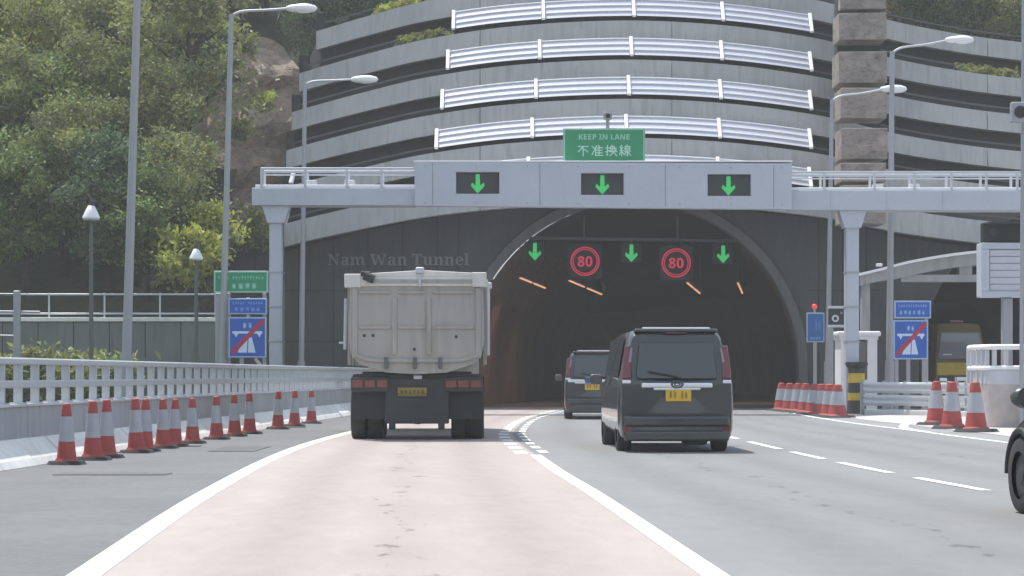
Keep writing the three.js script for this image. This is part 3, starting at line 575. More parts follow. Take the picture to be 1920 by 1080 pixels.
function expressway(c, w, h, seed) {
  c.fillStyle = '#1d57b0'; c.fillRect(0, 0, w, h); c.strokeStyle = '#a8c4e6'; c.lineWidth = 7; c.strokeRect(5, 5, w - 10, h - 10);
  c.fillStyle = '#c9d9ec'; c.beginPath(); c.moveTo(w * 0.24, h * 0.88); c.lineTo(w * 0.42, h * 0.5); c.lineTo(w * 0.62, h * 0.5); c.lineTo(w * 0.72, h * 0.88); c.fill();
  c.strokeStyle = '#1d57b0'; c.lineWidth = 7; c.beginPath(); c.moveTo(w * 0.5, h * 0.9); c.lineTo(w * 0.52, h * 0.5); c.stroke();
  c.fillStyle = '#c9d9ec'; c.fillRect(w * 0.1, h * 0.345, w * 0.8, h * 0.06); for (const x of [0.14, 0.76]) { c.beginPath(); c.moveTo(w * x, h * 0.4); c.lineTo(w * (x + 0.12), h * 0.4); c.lineTo(w * (x + 0.06), h * 0.5); c.fill(); }
  c.strokeStyle = '#c9d9ec'; worn(c, w * 0.37, h * 0.13, w * 0.26, h * 0.16, 2, seed, 6);
  c.strokeStyle = '#b01f3a'; c.lineWidth = w * 0.12; c.beginPath(); c.moveTo(w * 0.08, h * 0.9); c.lineTo(w * 0.93, h * 0.07); c.stroke();
}
{
  const D = 60, s = perM(D), X = (x) => at(x, 0, D).x, Y = (y) => at(0, y, D).y;
  const g = standing('direction_sign', 'green sign with two lines of white lettering left of the gantry column', 'road sign', V(X(415), 0, -D));
  board('panel', X(503) - X(401), Y(508) - Y(549), at(452, 528.5, D), canvasMat(384, 160, (c, w, h) => {
    c.fillStyle = '#1f8a62'; c.fillRect(0, 0, w, h); c.strokeStyle = '#a9d3bf'; c.lineWidth = 7; c.strokeRect(5, 5, w - 10, h - 10);
    c.strokeStyle = '#79bfa0'; worn(c, 26, 30, 330, 34, 16, 4, 5); c.strokeStyle = '#a5d3bd'; worn(c, 120, 86, 190, 52, 4, 9, 6);
  }), g);
  obj('post', bx(X(431) - X(403), Y(549), 0.2, X(417), Y(549) / 2, -D - 0.13, 0.03), M.pole, g);
  obj('post', bx(0.1, Y(549), 0.1, X(495), Y(549) / 2, -D - 0.11, 0.02), M.pole, g);
  const b = standing('tunnel_sign', 'small blue lettered plate mounted above the left blue expressway sign', 'road sign', V(X(467), 0, -D + 0.1));
  board('panel', X(503) - X(431), Y(560) - Y(590), at(467, 575, D).add(V(0, 0, 0.3)), canvasMat(256, 110, (c, w, h) => { c.fillStyle = '#1d57b0'; c.fillRect(0, 0, w, h); c.strokeStyle = '#8fb2e0'; c.lineWidth = 6; c.strokeRect(4, 4, w - 8, h - 8); c.strokeStyle = '#7ea3da'; worn(c, 24, 20, 208, 24, 12, 3, 4); worn(c, 36, 58, 184, 36, 5, 8, 5); }), b);
  obj('bracket', bx(0.08, 0.6, 0.08, X(467), Y(578), -D + 0.22), M.galv, b);
  const e = standing('expressway_sign', 'blue end of expressway sign with red diagonal left of the truck', 'road sign', V(X(466), 0, -D + 0.2), 'blue end of expressway signs');
  board('panel', X(502) - X(431), Y(595) - Y(671), at(466.5, 633, D).add(V(0, 0, 0.3)), canvasMat(288, 310, (c, w, h) => expressway(c, w, h, 5)), e);
  obj('post', bx(0.11, Y(595), 0.09, X(455), Y(595) / 2, -D + 0.22), M.pole, e);
  obj('stay', bar(at(478, 672, D), at(500, 700, D), 0.1, 0.08), M.galv, e);
}
{
  const D = 64, X = (x) => at(x, 0, D).x, Y = (y) => at(0, y, D).y;
  const b = standing('tunnel_sign', 'small blue lettered plate mounted above the right blue expressway sign', 'road sign', V(X(1711), 0, -D));
  board('panel', X(1746) - X(1677), Y(564) - Y(597), at(1711, 580.5, D), canvasMat(256, 120, (c, w, h) => { c.fillStyle = '#1d57b0'; c.fillRect(0, 0, w, h); c.strokeStyle = '#a8c4e6'; c.lineWidth = 6; c.strokeRect(4, 4, w - 8, h - 8); c.strokeStyle = '#86a9dc'; worn(c, 24, 22, 208, 24, 12, 13, 4); c.strokeStyle = '#a7c0e4'; worn(c, 30, 64, 190, 36, 6, 18, 5); }), b);
  obj('post', bx(0.1, Y(570), 0.1, X(1738), Y(570) / 2, -D - 0.09, 0.02), M.pole, b);
  const e = standing('expressway_sign', 'blue end of expressway sign with red diagonal right of the gantry column', 'road sign', V(X(1707), 0, -D), 'blue end of expressway signs');
  board('panel', X(1740) - X(1675), Y(600) - Y(674), at(1707.5, 637, D), canvasMat(288, 310, (c, w, h) => expressway(c, w, h, 11)), e);
  for (const x of [1682, 1704, 1733]) obj('post', bx(0.11, Y(605), 0.09, X(x), Y(605) / 2, -D - 0.09, 0.02), M.pole, e);
  const t = standing('notice_sign', 'small plain blue sign on a thin post beside the tunnel rim', 'road sign', V(X(1528), 0, -D - 1));
  board('panel', X(1546) - X(1512), Y(586) - Y(642), at(1529, 614, D + 1), canvasMat(128, 210, (c, w, h) => { c.fillStyle = '#1f5f9e'; c.fillRect(0, 0, w, h); c.strokeStyle = '#7fa9cf'; c.lineWidth = 5; c.strokeRect(3, 3, w - 6, h - 6); c.strokeStyle = '#4f83b8'; worn(c, 60, 40, 46, 90, 2, 6, 4); c.strokeStyle = '#8fb3d6'; worn(c, 24, 172, 80, 22, 4, 2, 4); }), t);
  obj('post', bx(0.09, Y(590), 0.09, at(1529, 0, D + 1).x, Y(590) / 2, -D - 1.08), M.pole, t);
  const r = standing('warning_lamp', 'small red lamp glowing on a thin post above the plain blue sign', 'lamp', V(at(1527, 0, 65.4).x, 0, -65.4));
  obj('post', rod(V(at(1527, 0, 65.4).x, 0, -65.4), at(1527, 580, 65.4), 0.035), M.pole, r);
  obj('lens', new THREE.SphereGeometry(0.085, 16, 12).translate(...at(1527, 575, 65.4).toArray()), M.redLamp, r);
  const k = standing('camera_sign', 'black sign with a white ring symbol and white frame by the right gantry column', 'road sign', V(at(1569, 0, 65).x, 0, -65));
  board('panel', 34 * perM(65), 40 * perM(65), at(1569, 594, 65), canvasMat(170, 200, (c, w, h) => { c.fillStyle = '#20252b'; c.fillRect(0, 0, w, h); c.fillStyle = '#c8ccd2'; c.fillRect(0, 0, w, 20); c.fillRect(0, h - 22, w, 22); c.strokeStyle = '#c8ccd2'; c.lineWidth = 18; c.beginPath(); c.arc(70, 116, 26, 0, 7); c.stroke(); c.fillStyle = '#7d848c'; c.fillRect(118, 52, 22, 22); }), k);
  obj('post', bx(0.1, 2.9, 0.1, at(1560, 0, 65).x, 1.45, -65.08), M.pole, k);
}

// ---------------------------------------------------------------- right side: kiosk, bollard, guard rail, canopy, boards, parapet
{
  const D = 66, X = (x) => at(x, 0, D).x, Y = (y) => at(0, y, D).y, w = X(1646) - X(1574), cx = X(1610);
  const k = standing('kiosk', 'small white guard kiosk with flat roof behind the right gantry column', 'kiosk', V(cx, 0, -D));
  obj('wall', [bx(0.16, Y(632), 1.2, cx - w / 2 + 0.12, Y(632) / 2, -D - 0.6), bx(0.3, Y(632), 1.2, cx + w / 2 - 0.17, Y(632) / 2, -D - 0.6), bx(w - 0.4, 1.0, 0.08, cx, 0.5, -D - 0.06), bx(w - 0.3, Y(632), 0.08, cx, Y(632) / 2, -D - 1.2)], M.white, k);
  obj('window', bx(w - 0.48, Y(640) - 1.0, 0.03, cx - 0.06, (Y(640) + 1.0) / 2, -D - 0.1), M.glass, k);
  obj('roof', [bx(w + 0.16, 0.16, 1.5, cx, Y(626), -D - 0.6, 0.06), bx(w, 0.1, 1.3, cx, Y(626) - 0.13, -D - 0.6)], M.white, k);
  const b = standing('striped_bollard', 'black and yellow banded bollard with black cap before the right column', 'bollard', onRoad(1606, 776).setY(0));
  const p = onRoad(1606, 776), cyl = (r0, r1, y0, y1) => new THREE.CylinderGeometry(r1, r0, y1 - y0, 20).translate(p.x, (y0 + y1) / 2, p.z);
  obj('foot', cyl(0.3, 0.27, 0, 0.4), M.dark, b); obj('black_band', cyl(0.24, 0.24, 0.62, 0.92), M.dark, b); obj('black_band', cyl(0.24, 0.24, 1.2, 1.36), M.dark, b);
  obj('yellow_band', cyl(0.25, 0.245, 0.4, 0.62), M.yellow, b); obj('yellow_band', cyl(0.245, 0.245, 0.92, 1.2), M.yellow, b);
  obj('cap', [cyl(0.26, 0.34, 1.36, 1.45), cyl(0.34, 0.33, 1.45, 1.53)], M.black, b);
}
{
  const D = 62, rail = standing('guard_rail', 'grey corrugated steel guard rail on short posts behind the pale apron', 'guard rail', V(at(1730, 0, D).x, 0, -D));
  const sec = [[0, -0.16], [0.07, -0.12], [0.07, -0.05], [0.015, 0], [0.07, 0.05], [0.07, 0.12], [0, 0.16]];
  const pts = [[1618, 62], [1700, 61], [1780, 59.5], [1850, 57.5], [1960, 55]].map(([x, d]) => V(at(x, 0, d).x, 0, -d)), c = new THREE.CatmullRomCurve3(pts);
  for (const y of [0.78, 0.42]) obj('beam', grid(24, 6, (i, j) => { const o = c.getPoint(i / 24); return V(o.x, y + sec[j][1], o.z + sec[j][0]); }), M.galv, rail);
  for (let i = 0; i <= 8; i++) { const o = c.getPoint(i / 8); obj('post', bx(0.12, 0.98, 0.1, o.x, 0.49, o.z - 0.1), M.pole, rail); }
  obj('kerb', grid(20, 3, (i, j) => { const o = c.getPoint(i / 20); return V(o.x, [0, 0.13, 0.15, 0.15][j], o.z + [0.25, 0.24, 0.2, -0.4][j]); }), M.coping, rail);
  const mid = standing('steel_barrier', 'grey striped steel barrier end standing between apron cones', 'barrier', onRoad(1806, 790));
  const b0 = onRoad(1795, 790), b1 = onRoad(1832, 790);
  for (const y of [0.35, 0.6, 0.85, 1.05]) obj('rail', bar(b0.clone().setY(y), b1.clone().setY(y), 0.06, y > 1 ? 0.09 : 0.05, 0.01), M.galv, mid);
  for (const p of [b0, b1]) obj('post', bx(0.08, 1.1, 0.08, p.x, 0.55, p.z - 0.06), M.pole, mid);
}
{ // curved steel canopy behind the right column
  const D = 69, cn = standing('canopy', 'curved pale steel canopy beam sweeping right behind the gantry column', 'canopy', V(at(1626, 0, D).x, 0, -D));
  const up = knots([1612, 1650, 1700, 1760, 1820, 1880, 1960, 2060], [512, 503, 490, 479, 471, 467, 466, 470]);
  const lo = knots([1612, 1650, 1690, 1730, 1780, 1820, 1900, 2060], [536, 527, 521, 512, 503, 498, 494, 496]);
  const strip = (f, g, x0, x1, z0, z1, n = 20) => { const pt = (x, y, z) => { const p = at(x, y, D); return V(p.x, p.y, p.z + z); }; const c = (i) => lerp(x0, x1, i / n);
    return [grid(n, 1, (i, j) => pt(c(i), j ? f(c(i)) : g(c(i)), z1)), grid(n, 1, (i, j) => pt(c(i), j ? g(c(i)) : f(c(i)), z0)), grid(n, 1, (i, j) => pt(c(i), f(c(i)), j ? z0 : z1)), grid(n, 1, (i, j) => pt(c(i), g(c(i)), j ? z1 : z0))]; };
  obj('arch_beam', strip((x) => up(x) + 5, lo, 1612, 2060, -1.2, 0), M.concrete, cn);
  obj('roof_edge', strip(up, (x) => up(x) + 5, 1608, 2060, -1.4, 0.12), M.white, cn);
  obj('tie_beam', strip(() => 515, () => 528, 1690, 2060, -0.6, -0.05), M.concrete, cn);
  for (const x of [1812, 1930]) obj('strut', bx(24 * perM(D), 0.6, 0.4, at(x, 0, D).x, at(0, 506, D).y, -D - 0.3), M.concrete, cn);
  obj('column', bx(0.28, at(0, 530, D).y, 0.3, at(1626, 0, D).x, at(0, 530, D).y / 2, -D - 0.4, 0.03), M.concrete, cn);
  obj('lamp', [bx(0.2, 0.1, 0.2, at(1648, 0, D).x, at(0, 497, D).y, -D + 0.02, 0.03)], M.white, cn);
}
{ // variable message board and the dark board above it
  const D = 48, X = (x) => at(x, 0, D).x, Y = (y) => at(0, y, D).y;
  const v = standing('message_board', 'grey louvred message board on a post at the right edge', 'message board', V(X(1893), 0, -D));
  obj('frame', [bx(X(2070) - X(1840), Y(455) - Y(557), 0.45, (X(1840) + X(2070)) / 2, Y(506), -D - 0.3, 0.03)], M.gantry, v);
  obj('border', [bx(X(2070) - X(1840), Y(455) - Y(467), 0.1, X(1955), Y(461), -D - 0.03, 0.01), bx(X(2070) - X(1840), Y(546) - Y(557), 0.1, X(1955), Y(551.5), -D - 0.03, 0.01), bx(X(1855) - X(1840), Y(467.3) - Y(545.7), 0.1, X(1847.5), Y(506.5), -D - 0.03, 0.01)], M.gantry, v);
  for (let i = 0; i < 6; i++) obj('louvre', bx(X(2065) - X(1857), 11.5 * perM(D), 0.04).rotateX(0.16).translate((X(2065) + X(1857)) / 2, Y(474 + i * 13), -D - 0.055), M.panel, v);
  obj('post', bx(X(1903) - X(1884), Y(557), 0.22, X(1893.5), Y(557) / 2, -D - 0.3, 0.03), M.pole, v);
  const b = standing('dark_board', 'black rear of a signal board above the louvred message board', 'sign', V(X(1893), Y(455), -D - 0.3));
  obj('casing', [bx(X(2070) - X(1846), Y(416) - Y(454), 0.3, (X(1846) + X(2070)) / 2, Y(435), -D - 0.3, 0.03)], M.black, b);
  obj('hood', bx(X(2066) - X(1850), 0.04, 0.5, (X(1850) + X(2066)) / 2, Y(418), -D - 0.1), M.dark, b);
  obj('lens', disc(0.09, 0.05, X(1864), Y(434), -D - 0.13), M.dark, b);
  const D2 = 46, m = standing('signal_mast', 'thin mast with a square dark-faced box at the right frame edge', 'signal', V(at(1919, 0, D2).x, 0, -D2 - 0.2));
  obj('mast', rod(V(at(1919, 0, D2).x, 0, -D2 - 0.2), at(1919, -40, D2 + 0.2), 0.05, 0.035), M.pole, m);
  obj('box', bx(0.44, 0.44, 0.2, at(1914, 0, D2).x, at(0, 211, D2).y, -D2, 0.03), M.pole, m);
  obj('dark_face', disc(0.13, 0.03, at(1911, 0, D2).x, at(0, 211, D2).y, -D2 + 0.115), M.black, m);
}
{ // rounded parapet end at the right
  const D = 47, s = standing('rail_parapet', 'rounded white concrete parapet end with two steel rails at right', 'parapet', V(at(1880, 0, D).x, 0, -D));
  const c = new THREE.CatmullRomCurve3([V(at(1829, 0, D).x + 0.55, 0, -D - 2.6), V(at(1829, 0, D).x + 0.08, 0, -D - 0.9), V(at(1829, 0, D).x + 0.12, 0, -D + 0.1), V(at(1850, 0, D).x, 0, -D + 0.5), V(at(1900, 0, D).x, 0, -D + 0.55), V(at(2100, 0, D).x, 0, -D + 0.6)]);
  const sweep = (y0, y1, t, f = 1) => { const n = 48, pr = [[0, y0], [0, y1], [-t, y1], [-t, y0]], pt = (i, [o, y]) => { const p = c.getPoint(i / n), g = c.getTangent(i / n); return V(p.x - g.z * o * f, y, p.z + g.x * o * f); };
    return [[0, 1], [1, 2], [2, 3], [3, 0]].map(([a, b]) => grid(n, 1, (i, j) => pt(i, pr[j ? b : a])).toNonIndexed()); };
  obj('concrete_wall', sweep(0, 0.95, 0.3), M.apron, s);
  obj('wall_panel', sweep(0.953, 1.25, 0.08), M.galv, s);
  const cr = (y) => new THREE.CatmullRomCurve3(c.getPoints(40).map((p) => V(p.x, y, p.z - 0.06)));
  obj('top_rail', new THREE.TubeGeometry(cr(1.76), 60, 0.06, 10), M.white, s);
  obj('middle_rail', new THREE.TubeGeometry(cr(1.3), 60, 0.055, 10), M.white, s);
  for (let i = 0; i <= 11; i++) { const p = c.getPoint(i / 11); obj('rail_post', bx(0.09, 0.8, 0.09, p.x, 1.36, p.z - 0.12), M.galv, s); }
}

// ---------------------------------------------------------------- vehicles
function carBody(st, cap = [true, true]) {                      // st: stations {z, w, yb, belt, yt, tr, sh}; sh = lean of the upper part
  const ring = (s) => {
    const b = Math.min(s.belt, s.yt - 0.12), wr = s.w * s.tr, half = [[0, s.yb], [s.w * 0.84, s.yb], [s.w * 0.955, s.yb + 0.05], [s.w * 0.99, s.yb + 0.17], [s.w, (s.yb + b) / 2], [s.w * 0.99, b - 0.05], [s.w * 0.972, b + 0.02], [lerp(s.w * 0.97, wr, 0.55), lerp(b, s.yt, 0.5)], [wr + 0.01, s.yt - 0.12], [wr - 0.03, s.yt - 0.05], [wr - 0.1, s.yt - 0.012], [0, s.yt]];
    const z = (y) => s.z - (s.sh ?? 0) * clamp((y - b) / Math.max(0.1, s.yt - b), 0, 1);
    const pts = half.map(([x, y]) => V(x, y, z(y)));
    return pts.concat(half.slice(1, -1).reverse().map(([x, y]) => V(-x, y, z(y))));
  };
  const rings = st.map(ring), n = rings[0].length;
  const g = [grid(rings.length - 1, n, (i, j) => rings[i][j % n])];
  for (const [e, on] of [[0, cap[0]], [rings.length - 1, cap[1]]]) if (on) {
    const r = rings[e], c = r.reduce((a, p) => a.add(p), V(0, 0, 0)).multiplyScalar(1 / n), p = [], sgn = e ? -1 : 1;
    for (let j = 0; j < n; j++) { const a = r[j], b = r[(j + 1) % n]; p.push(c.x, c.y, c.z + 0.03 * sgn); if (e) p.push(b.x, b.y, b.z, a.x, a.y, a.z); else p.push(a.x, a.y, a.z, b.x, b.y, b.z); }
    const q = new THREE.BufferGeometry(); q.setAttribute('position', new THREE.Float32BufferAttribute(p, 3)); q.computeVertexNormals(); g.push(q);
  }
  return g.map((x) => { x = x.index ? x.toNonIndexed() : x; return x; }).map((x, i) => (i ? x : toCreasedNormals(x, 0.9)));
}
function wheel(parent, x, z, r, w, rim = M.pole) {
  const t = obj('wheel', lathe([[r * 0.62, -w / 2], [r * 0.93, -w / 2], [r, -w * 0.36], [r, w * 0.36], [r * 0.93, w / 2], [r * 0.62, w / 2]], 32).rotateZ(Math.PI / 2).translate(x, r, z), M.rubber, parent);
  obj('rim', [wheelDisc(r * 0.63, w * 0.7, x, r, z), wheelDisc(r * 0.2, w * 0.84, x, r, z, 12), wheelDisc(r * 0.5, w * 0.78, x, r, z, 10)], rim, t);
}
const trap = (w0, w1, h, r = 0.06, d = 0.015) => { const s = new THREE.Shape(), a = w0 / 2, b = w1 / 2; s.moveTo(-a + r, 0); s.lineTo(a - r, 0); s.quadraticCurveTo(a, 0, a - 0.002, r); s.lineTo(b, h - r); s.quadraticCurveTo(b, h, b - r, h); s.lineTo(-b + r, h); s.quadraticCurveTo(-b, h, -b, h - r); s.lineTo(-a + 0.002, r); s.quadraticCurveTo(-a, 0, -a + r, 0); return new THREE.ExtrudeGeometry(s, { depth: d, bevelEnabled: true, bevelSize: 0.006, bevelThickness: 0.006, bevelSegments: 1 }); };
const plateMat = (seed, two) => canvasMat(192, 96, (c, w, h) => { c.fillStyle = '#d3a92c'; c.fillRect(0, 0, w, h); c.strokeStyle = '#6a5a2a'; if (two) { worn(c, 22, 12, 60, 72, 2, seed, 7); worn(c, 112, 12, 60, 72, 2, seed + 1, 7); } else worn(c, 14, 20, 164, 56, 6, seed, 8); });
function van(name, label, pos, turn, o = {}) {
  const t = thing(name, label, 'van', [pos.x, 0, pos.z], turn), H = o.h ?? 1.83, W = o.w ?? 0.845;
  obj('body', carBody([
    { z: 0, w: W * 0.965, yb: 0.2, belt: 1.06, yt: H - 0.05, tr: 0.79, sh: 0.2 }, { z: -0.06, w: W * 0.995, yb: 0.18, belt: 1.06, yt: H - 0.015, tr: 0.8, sh: 0.2 }, { z: -0.5, w: W, yb: 0.2, belt: 1.05, yt: H, tr: 0.83, sh: 0.1 }, { z: -2.6, w: W, yb: 0.24, belt: 1.02, yt: H - 0.01, tr: 0.83 },
    { z: -3.1, w: W, yb: 0.24, belt: 1.0, yt: H - 0.05, tr: 0.82 }, { z: -3.75, w: W, yb: 0.24, belt: 0.98, yt: 1.24, tr: 0.84 }, { z: -4.35, w: W * 0.96, yb: 0.26, belt: 0.9, yt: 1.04, tr: 0.84 }, { z: -4.62, w: W * 0.86, yb: 0.3, belt: 0.78, yt: 0.9, tr: 0.86 }]), M.vanPaint, t);
  const tilt = Math.atan2(0.2, H - 0.05 - 1.06);
  obj('rear_window', trap(1.18, 1.09, 0.54).rotateX(-tilt).translate(0, 1.1, 0.012), M.glass, t);
  obj('wiper', bar(V(0.02, 1.12, 0.045), V(-0.42, 1.2, 0.025), 0.025, 0.02), M.black, t);
  obj('brake_lamp', bx(0.3, 0.025, 0.02, 0, H - 0.055, -0.135, 0.008), M.redLens, t);
  obj('spoiler', bx(1.24, 0.05, 0.26, 0, H - 0.02, -0.22, 0.024), M.vanPaint, t);
  obj('spoiler_edge', bx(1.0, 0.03, 0.06, 0, H + 0.012, -0.12, 0.01), M.chrome, t);
  for (const s of [-1, 1]) {
    const l = obj('tail_lamp', poly([[-0.055, 0.02], [0.06, 0.02], [0.062, 0.1], [0.02, 0.5], [-0.035, 0.5]].map(([x, y]) => [s * (0.02 + x), y]).sort(() => 0), 0.04, 0.012).rotateX(-tilt * 0.96).translate(s * W * 0.845, 1.08, -0.02), M.redLens, t);
    obj('clear_band', bx(0.035, 0.22, 0.03).rotateX(-tilt).rotateZ(s * 0.13).translate(s * W * 0.805, 1.44, -0.068), M.clearLens, l);
    obj('lamp_foot', bx(0.13, 0.06, 0.05, s * W * 0.88, 1.05, 0.0, 0.015), M.chrome, l);
    obj('reflector', bx(0.11, 0.17, 0.03, s * W * 0.87, 0.36, 0.008, 0.012), M.redLens, t);
    wheel(t, s * (W - 0.12), -0.82, 0.315, 0.21); wheel(t, s * (W - 0.12), -3.7, 0.315, 0.21);
    obj('side_window', grid(1, 8, (i, j) => { const z = -0.55 - j / 8 * 2.6, f = i ? 0.86 : 0.12, b = 1.04, yt = H - 0.02; return V(s * (lerp(W * 0.98, W * 0.835, f) + 0.012), lerp(b, yt, f), z); }), M.glass, t);
    const m = obj('mirror', bx(0.2, 0.17, 0.12, s * (W + 0.13), 1.08, -3.2, 0.05), M.vanPaint, t); obj('mirror_glass', bx(0.16, 0.13, 0.01, s * (W + 0.13), 1.08, -3.137), M.glass, m);
  }
  const garnish = obj('garnish', [bx(1.06, 0.085, 0.06, o.gx ?? 0, 0.995, 0.03, 0.028), bx(0.7, 0.05, 0.05, o.gx ?? 0, 0.945, 0.026, 0.02)], M.chrome, t);
  obj('emblem', new THREE.TorusGeometry(0.062, 0.013, 8, 28).scale(1.3, 0.8, 1).translate(o.gx ?? 0, 1.015, 0.072), M.steelDark, garnish);
  obj('emblem_bar', new THREE.TorusGeometry(0.03, 0.009, 6, 20).scale(1.3, 0.8, 1).translate(o.gx ?? 0, 1.015, 0.075), M.steelDark, garnish);
  const p = obj('number_plate', bx(0.38, 0.19, 0.02, o.px ?? 0.02, 0.855, 0.035, 0.006), M.plate, t);
  obj('plate_face', new THREE.PlaneGeometry(0.36, 0.17).translate(o.px ?? 0.02, 0.855, 0.048), plateMat(o.seed ?? 5, true), p, true);
  obj('bumper', [bx(W * 1.86, 0.17, 0.12, 0, 0.47, 0.0, 0.05), bx(W * 1.84, 0.16, 0.1, 0, 0.25, -0.02, 0.04)], M.vanPaint, t);
  obj('tailgate_seam', [bx(1.36, 0.012, 0.02, 0, 0.575, 0.044)], M.black, t);
  obj('axle', [bx(1.2, 0.07, 0.1, 0, 0.22, -0.82, 0.03), bx(0.36, 0.12, 0.4, 0.3, 0.17, -0.35, 0.05)], M.dark, t);
  obj('exhaust', rod(V(-0.42, 0.24, 0.0), V(-0.42, 0.24, -0.4), 0.028), M.galv, t);
  if (o.sticker) obj('sticker', bx(0.36, 0.2, 0.012, o.px, 1.01, 0.064), M.blueSticker, t);
  return t;
}
{
  const p1 = onRoad(1269, 849); van('black_van', 'black people carrier nearest in the middle lane with chrome garnish bar', p1, 0.03);
  const p2 = onRoad(1119, 786.5); van('black_van', 'more distant black people carrier partly hidden, wheeling towards the tunnel mouth', p2, -0.02, { h: 1.76, gx: -0.22, px: -0.12, sticker: true, seed: 21 });
}
{ // tipper truck
  const p = onRoad(781, 826), t = thing('tipper_truck', 'dusty beige tipper truck seen from behind in the coloured lane', 'truck', [p.x, 0, p.z], 0.022); t.scale.x = 0.965;
  const px = (x) => (x - 781) / 106.5, py = (y) => (826 - y) / 106.5;
  // tub: rounded-bottom section drawn along the truck
  const tub = [[-1.2, 2.72], [-1.22, 1.75], [-1.17, 1.5], [-1.02, 1.34], [-0.55, 1.2], [0, 1.17], [0.55, 1.2], [1.02, 1.34], [1.17, 1.5], [1.22, 1.75], [1.2, 2.72]];
  const shell = tub.concat(tub.slice().reverse().map(([x, y]) => [x * 0.955, y + (y > 2.6 ? 0 : 0.05)]));
  obj('tipper_body', [poly(shell, 6.2, 0.008).translate(0, 0, -6.35), poly(tub, 0.06).translate(0, 0, -6.42)], M.truckBody, t);
  for (const s of [-1, 1]) obj('side_rail', bx(0.12, 0.14, 6.3, s * 1.24, 2.76, -3.2, 0.02), M.truckRim, t);
  for (const s of [-1, 1]) for (let i = 0; i < 6; i++) obj('side_rib', bx(0.07, 1.35, 0.12, s * 1.245, 2.0, -0.6 - i * 1.1, 0.015), M.truckBody, t);
  const gate = obj('tailgate', poly(tub, 0.08, 0.01).translate(0, 0, -0.12), M.truckBody, t);
  for (const s of [-1, 1]) obj('gate_rib', bx(0.1, 1.24, 0.05, s * 1.12, 2.06, -0.02, 0.02), M.truckBody, gate);
  for (const x of [-0.4, 0.22]) obj('gate_rib', bx(0.09, 1.0, 0.04, x, 2.0, -0.018, 0.02), M.truckBody, gate);
  for (const y of [2.6, 1.98]) for (const [a, b] of [[-1.05, -0.46], [-0.34, 0.16], [0.28, 1.05]]) obj('gate_rib', bx(b - a, 0.06, 0.04, (a + b) / 2, y, -0.019, 0.02), M.truckBody, gate);
  obj('gate_rib', tube([V(-1.12, 1.5, -0.02), V(-0.9, 1.42, -0.02), V(0, 1.4, -0.02), V(0.9, 1.42, -0.02), V(1.12, 1.5, -0.02)], 0.04, 20), M.truckBody, gate);
  for (const x of [-0.55, -0.03, 0.43]) obj('hinge_lug', bx(0.07, 0.2, 0.09, x, 1.36, 0.0, 0.015), M.steelGrey, gate);
  for (const [x, y] of [[-0.95, 1.84], [-0.79, 1.84], [0.72, 1.82], [-0.04, 1.6]]) obj('stain', disc(0.03, 0.01, x, y, -0.028, 10), M.dark, gate);
  obj('top_rim', [bx(2.46, 0.17, 0.12, 0, 2.79, -0.05, 0.02), poly([[-1.1, 0], [1.15, 0], [1.15, 0.05], [0.1, 0.1], [-1.1, 0.03]], 0.1, 0.008).translate(0, 2.88, -0.12)], M.truckRim, t);
  obj('rim_recess', bx(1.95, 0.07, 0.02, 0.08, 2.79, 0.014), M.truckBody, t);
  obj('rim_end', bx(0.3, 0.24, 0.14, -1.16, 2.8, -0.04, 0.02), M.truckRim, t); obj('rim_end', bx(0.26, 0.26, 0.14, 1.14, 2.82, -0.04, 0.02), M.truckRim, t);
  obj('latch', [bx(0.16, 0.12, 0.16, 0.06, 2.98, -0.05, 0.03), rod(V(0.06, 2.9, 0.02), V(0.06, 2.7, 0.03), 0.03)], M.galv, t);
  obj('cover_motor', [new THREE.CylinderGeometry(0.08, 0.08, 0.2, 14).rotateZ(1.2).translate(-0.86, 2.86, 0.03), bx(0.2, 0.1, 0.1, -0.92, 2.92, -0.05, 0.03)], M.dark, t);
  obj('side_hook', [bx(0.14, 0.12, 0.14, 1.3, 2.72, -0.15, 0.03), rod(V(1.3, 2.68, -0.1), V(1.3, 1.5, -0.3), 0.035)], M.galv, t);
  obj('side_ladder', [rod(V(-1.3, 2.5, -0.3), V(-1.32, 1.6, -0.35), 0.03), bx(0.14, 0.04, 0.04, -1.36, 1.72, -0.35)], M.galv, t);
  obj('chassis', [bx(0.9, 0.3, 7.4, 0, 0.98, -4.1, 0.02), bx(2.0, 0.16, 0.3, 0, 1.13, -0.45, 0.02), bx(2.34, 0.3, 0.2, 0, 1.02, -0.32, 0.02)], M.dark, t);
  obj('rear_plate', bx(1.16, 0.62, 0.05, 0, 0.78, -0.2, 0.02), M.dark, t);
  obj('underrun_bar', [bx(1.18, 0.26, 0.1, 0, 0.42, -0.22, 0.03), bx(0.12, 0.14, 0.14, -0.45, 0.26, -0.24, 0.03), bx(0.12, 0.14, 0.14, 0.45, 0.26, -0.24, 0.03)], M.dark, t);
  for (const s of [-1, 1]) {
    const b = obj('lamp_cluster', bx(0.7, 0.26, 0.12, s * 0.85, 0.98, -0.17, 0.03), M.dark, t);
    for (let i = 0; i < 3; i++) obj('lamp_lens', bx(0.2, 0.14, 0.04, s * 0.85 + (i - 1) * 0.22, 0.99, -0.1, 0.02), M.dullLens, b);
    obj('mud_flap', bx(0.62, 0.5, 0.025, s * 0.88, 0.62, -0.3), M.rubber, t);
    for (const z of [-1.0, -2.4]) { wheel(t, s * 1.09, z, 0.5, 0.27, M.dark); wheel(t, s * 0.77, z, 0.5, 0.27, M.dark); }
    wheel(t, s * 1.05, -6.9, 0.5, 0.3, M.dark);
    obj('mudguard', new THREE.CylinderGeometry(0.62, 0.62, 0.62, 20, 1, true, 0, Math.PI).rotateZ(Math.PI / 2).rotateX(-Math.PI / 2).translate(s * 0.93, 0.5, -1.0), M.dark, t);
  }
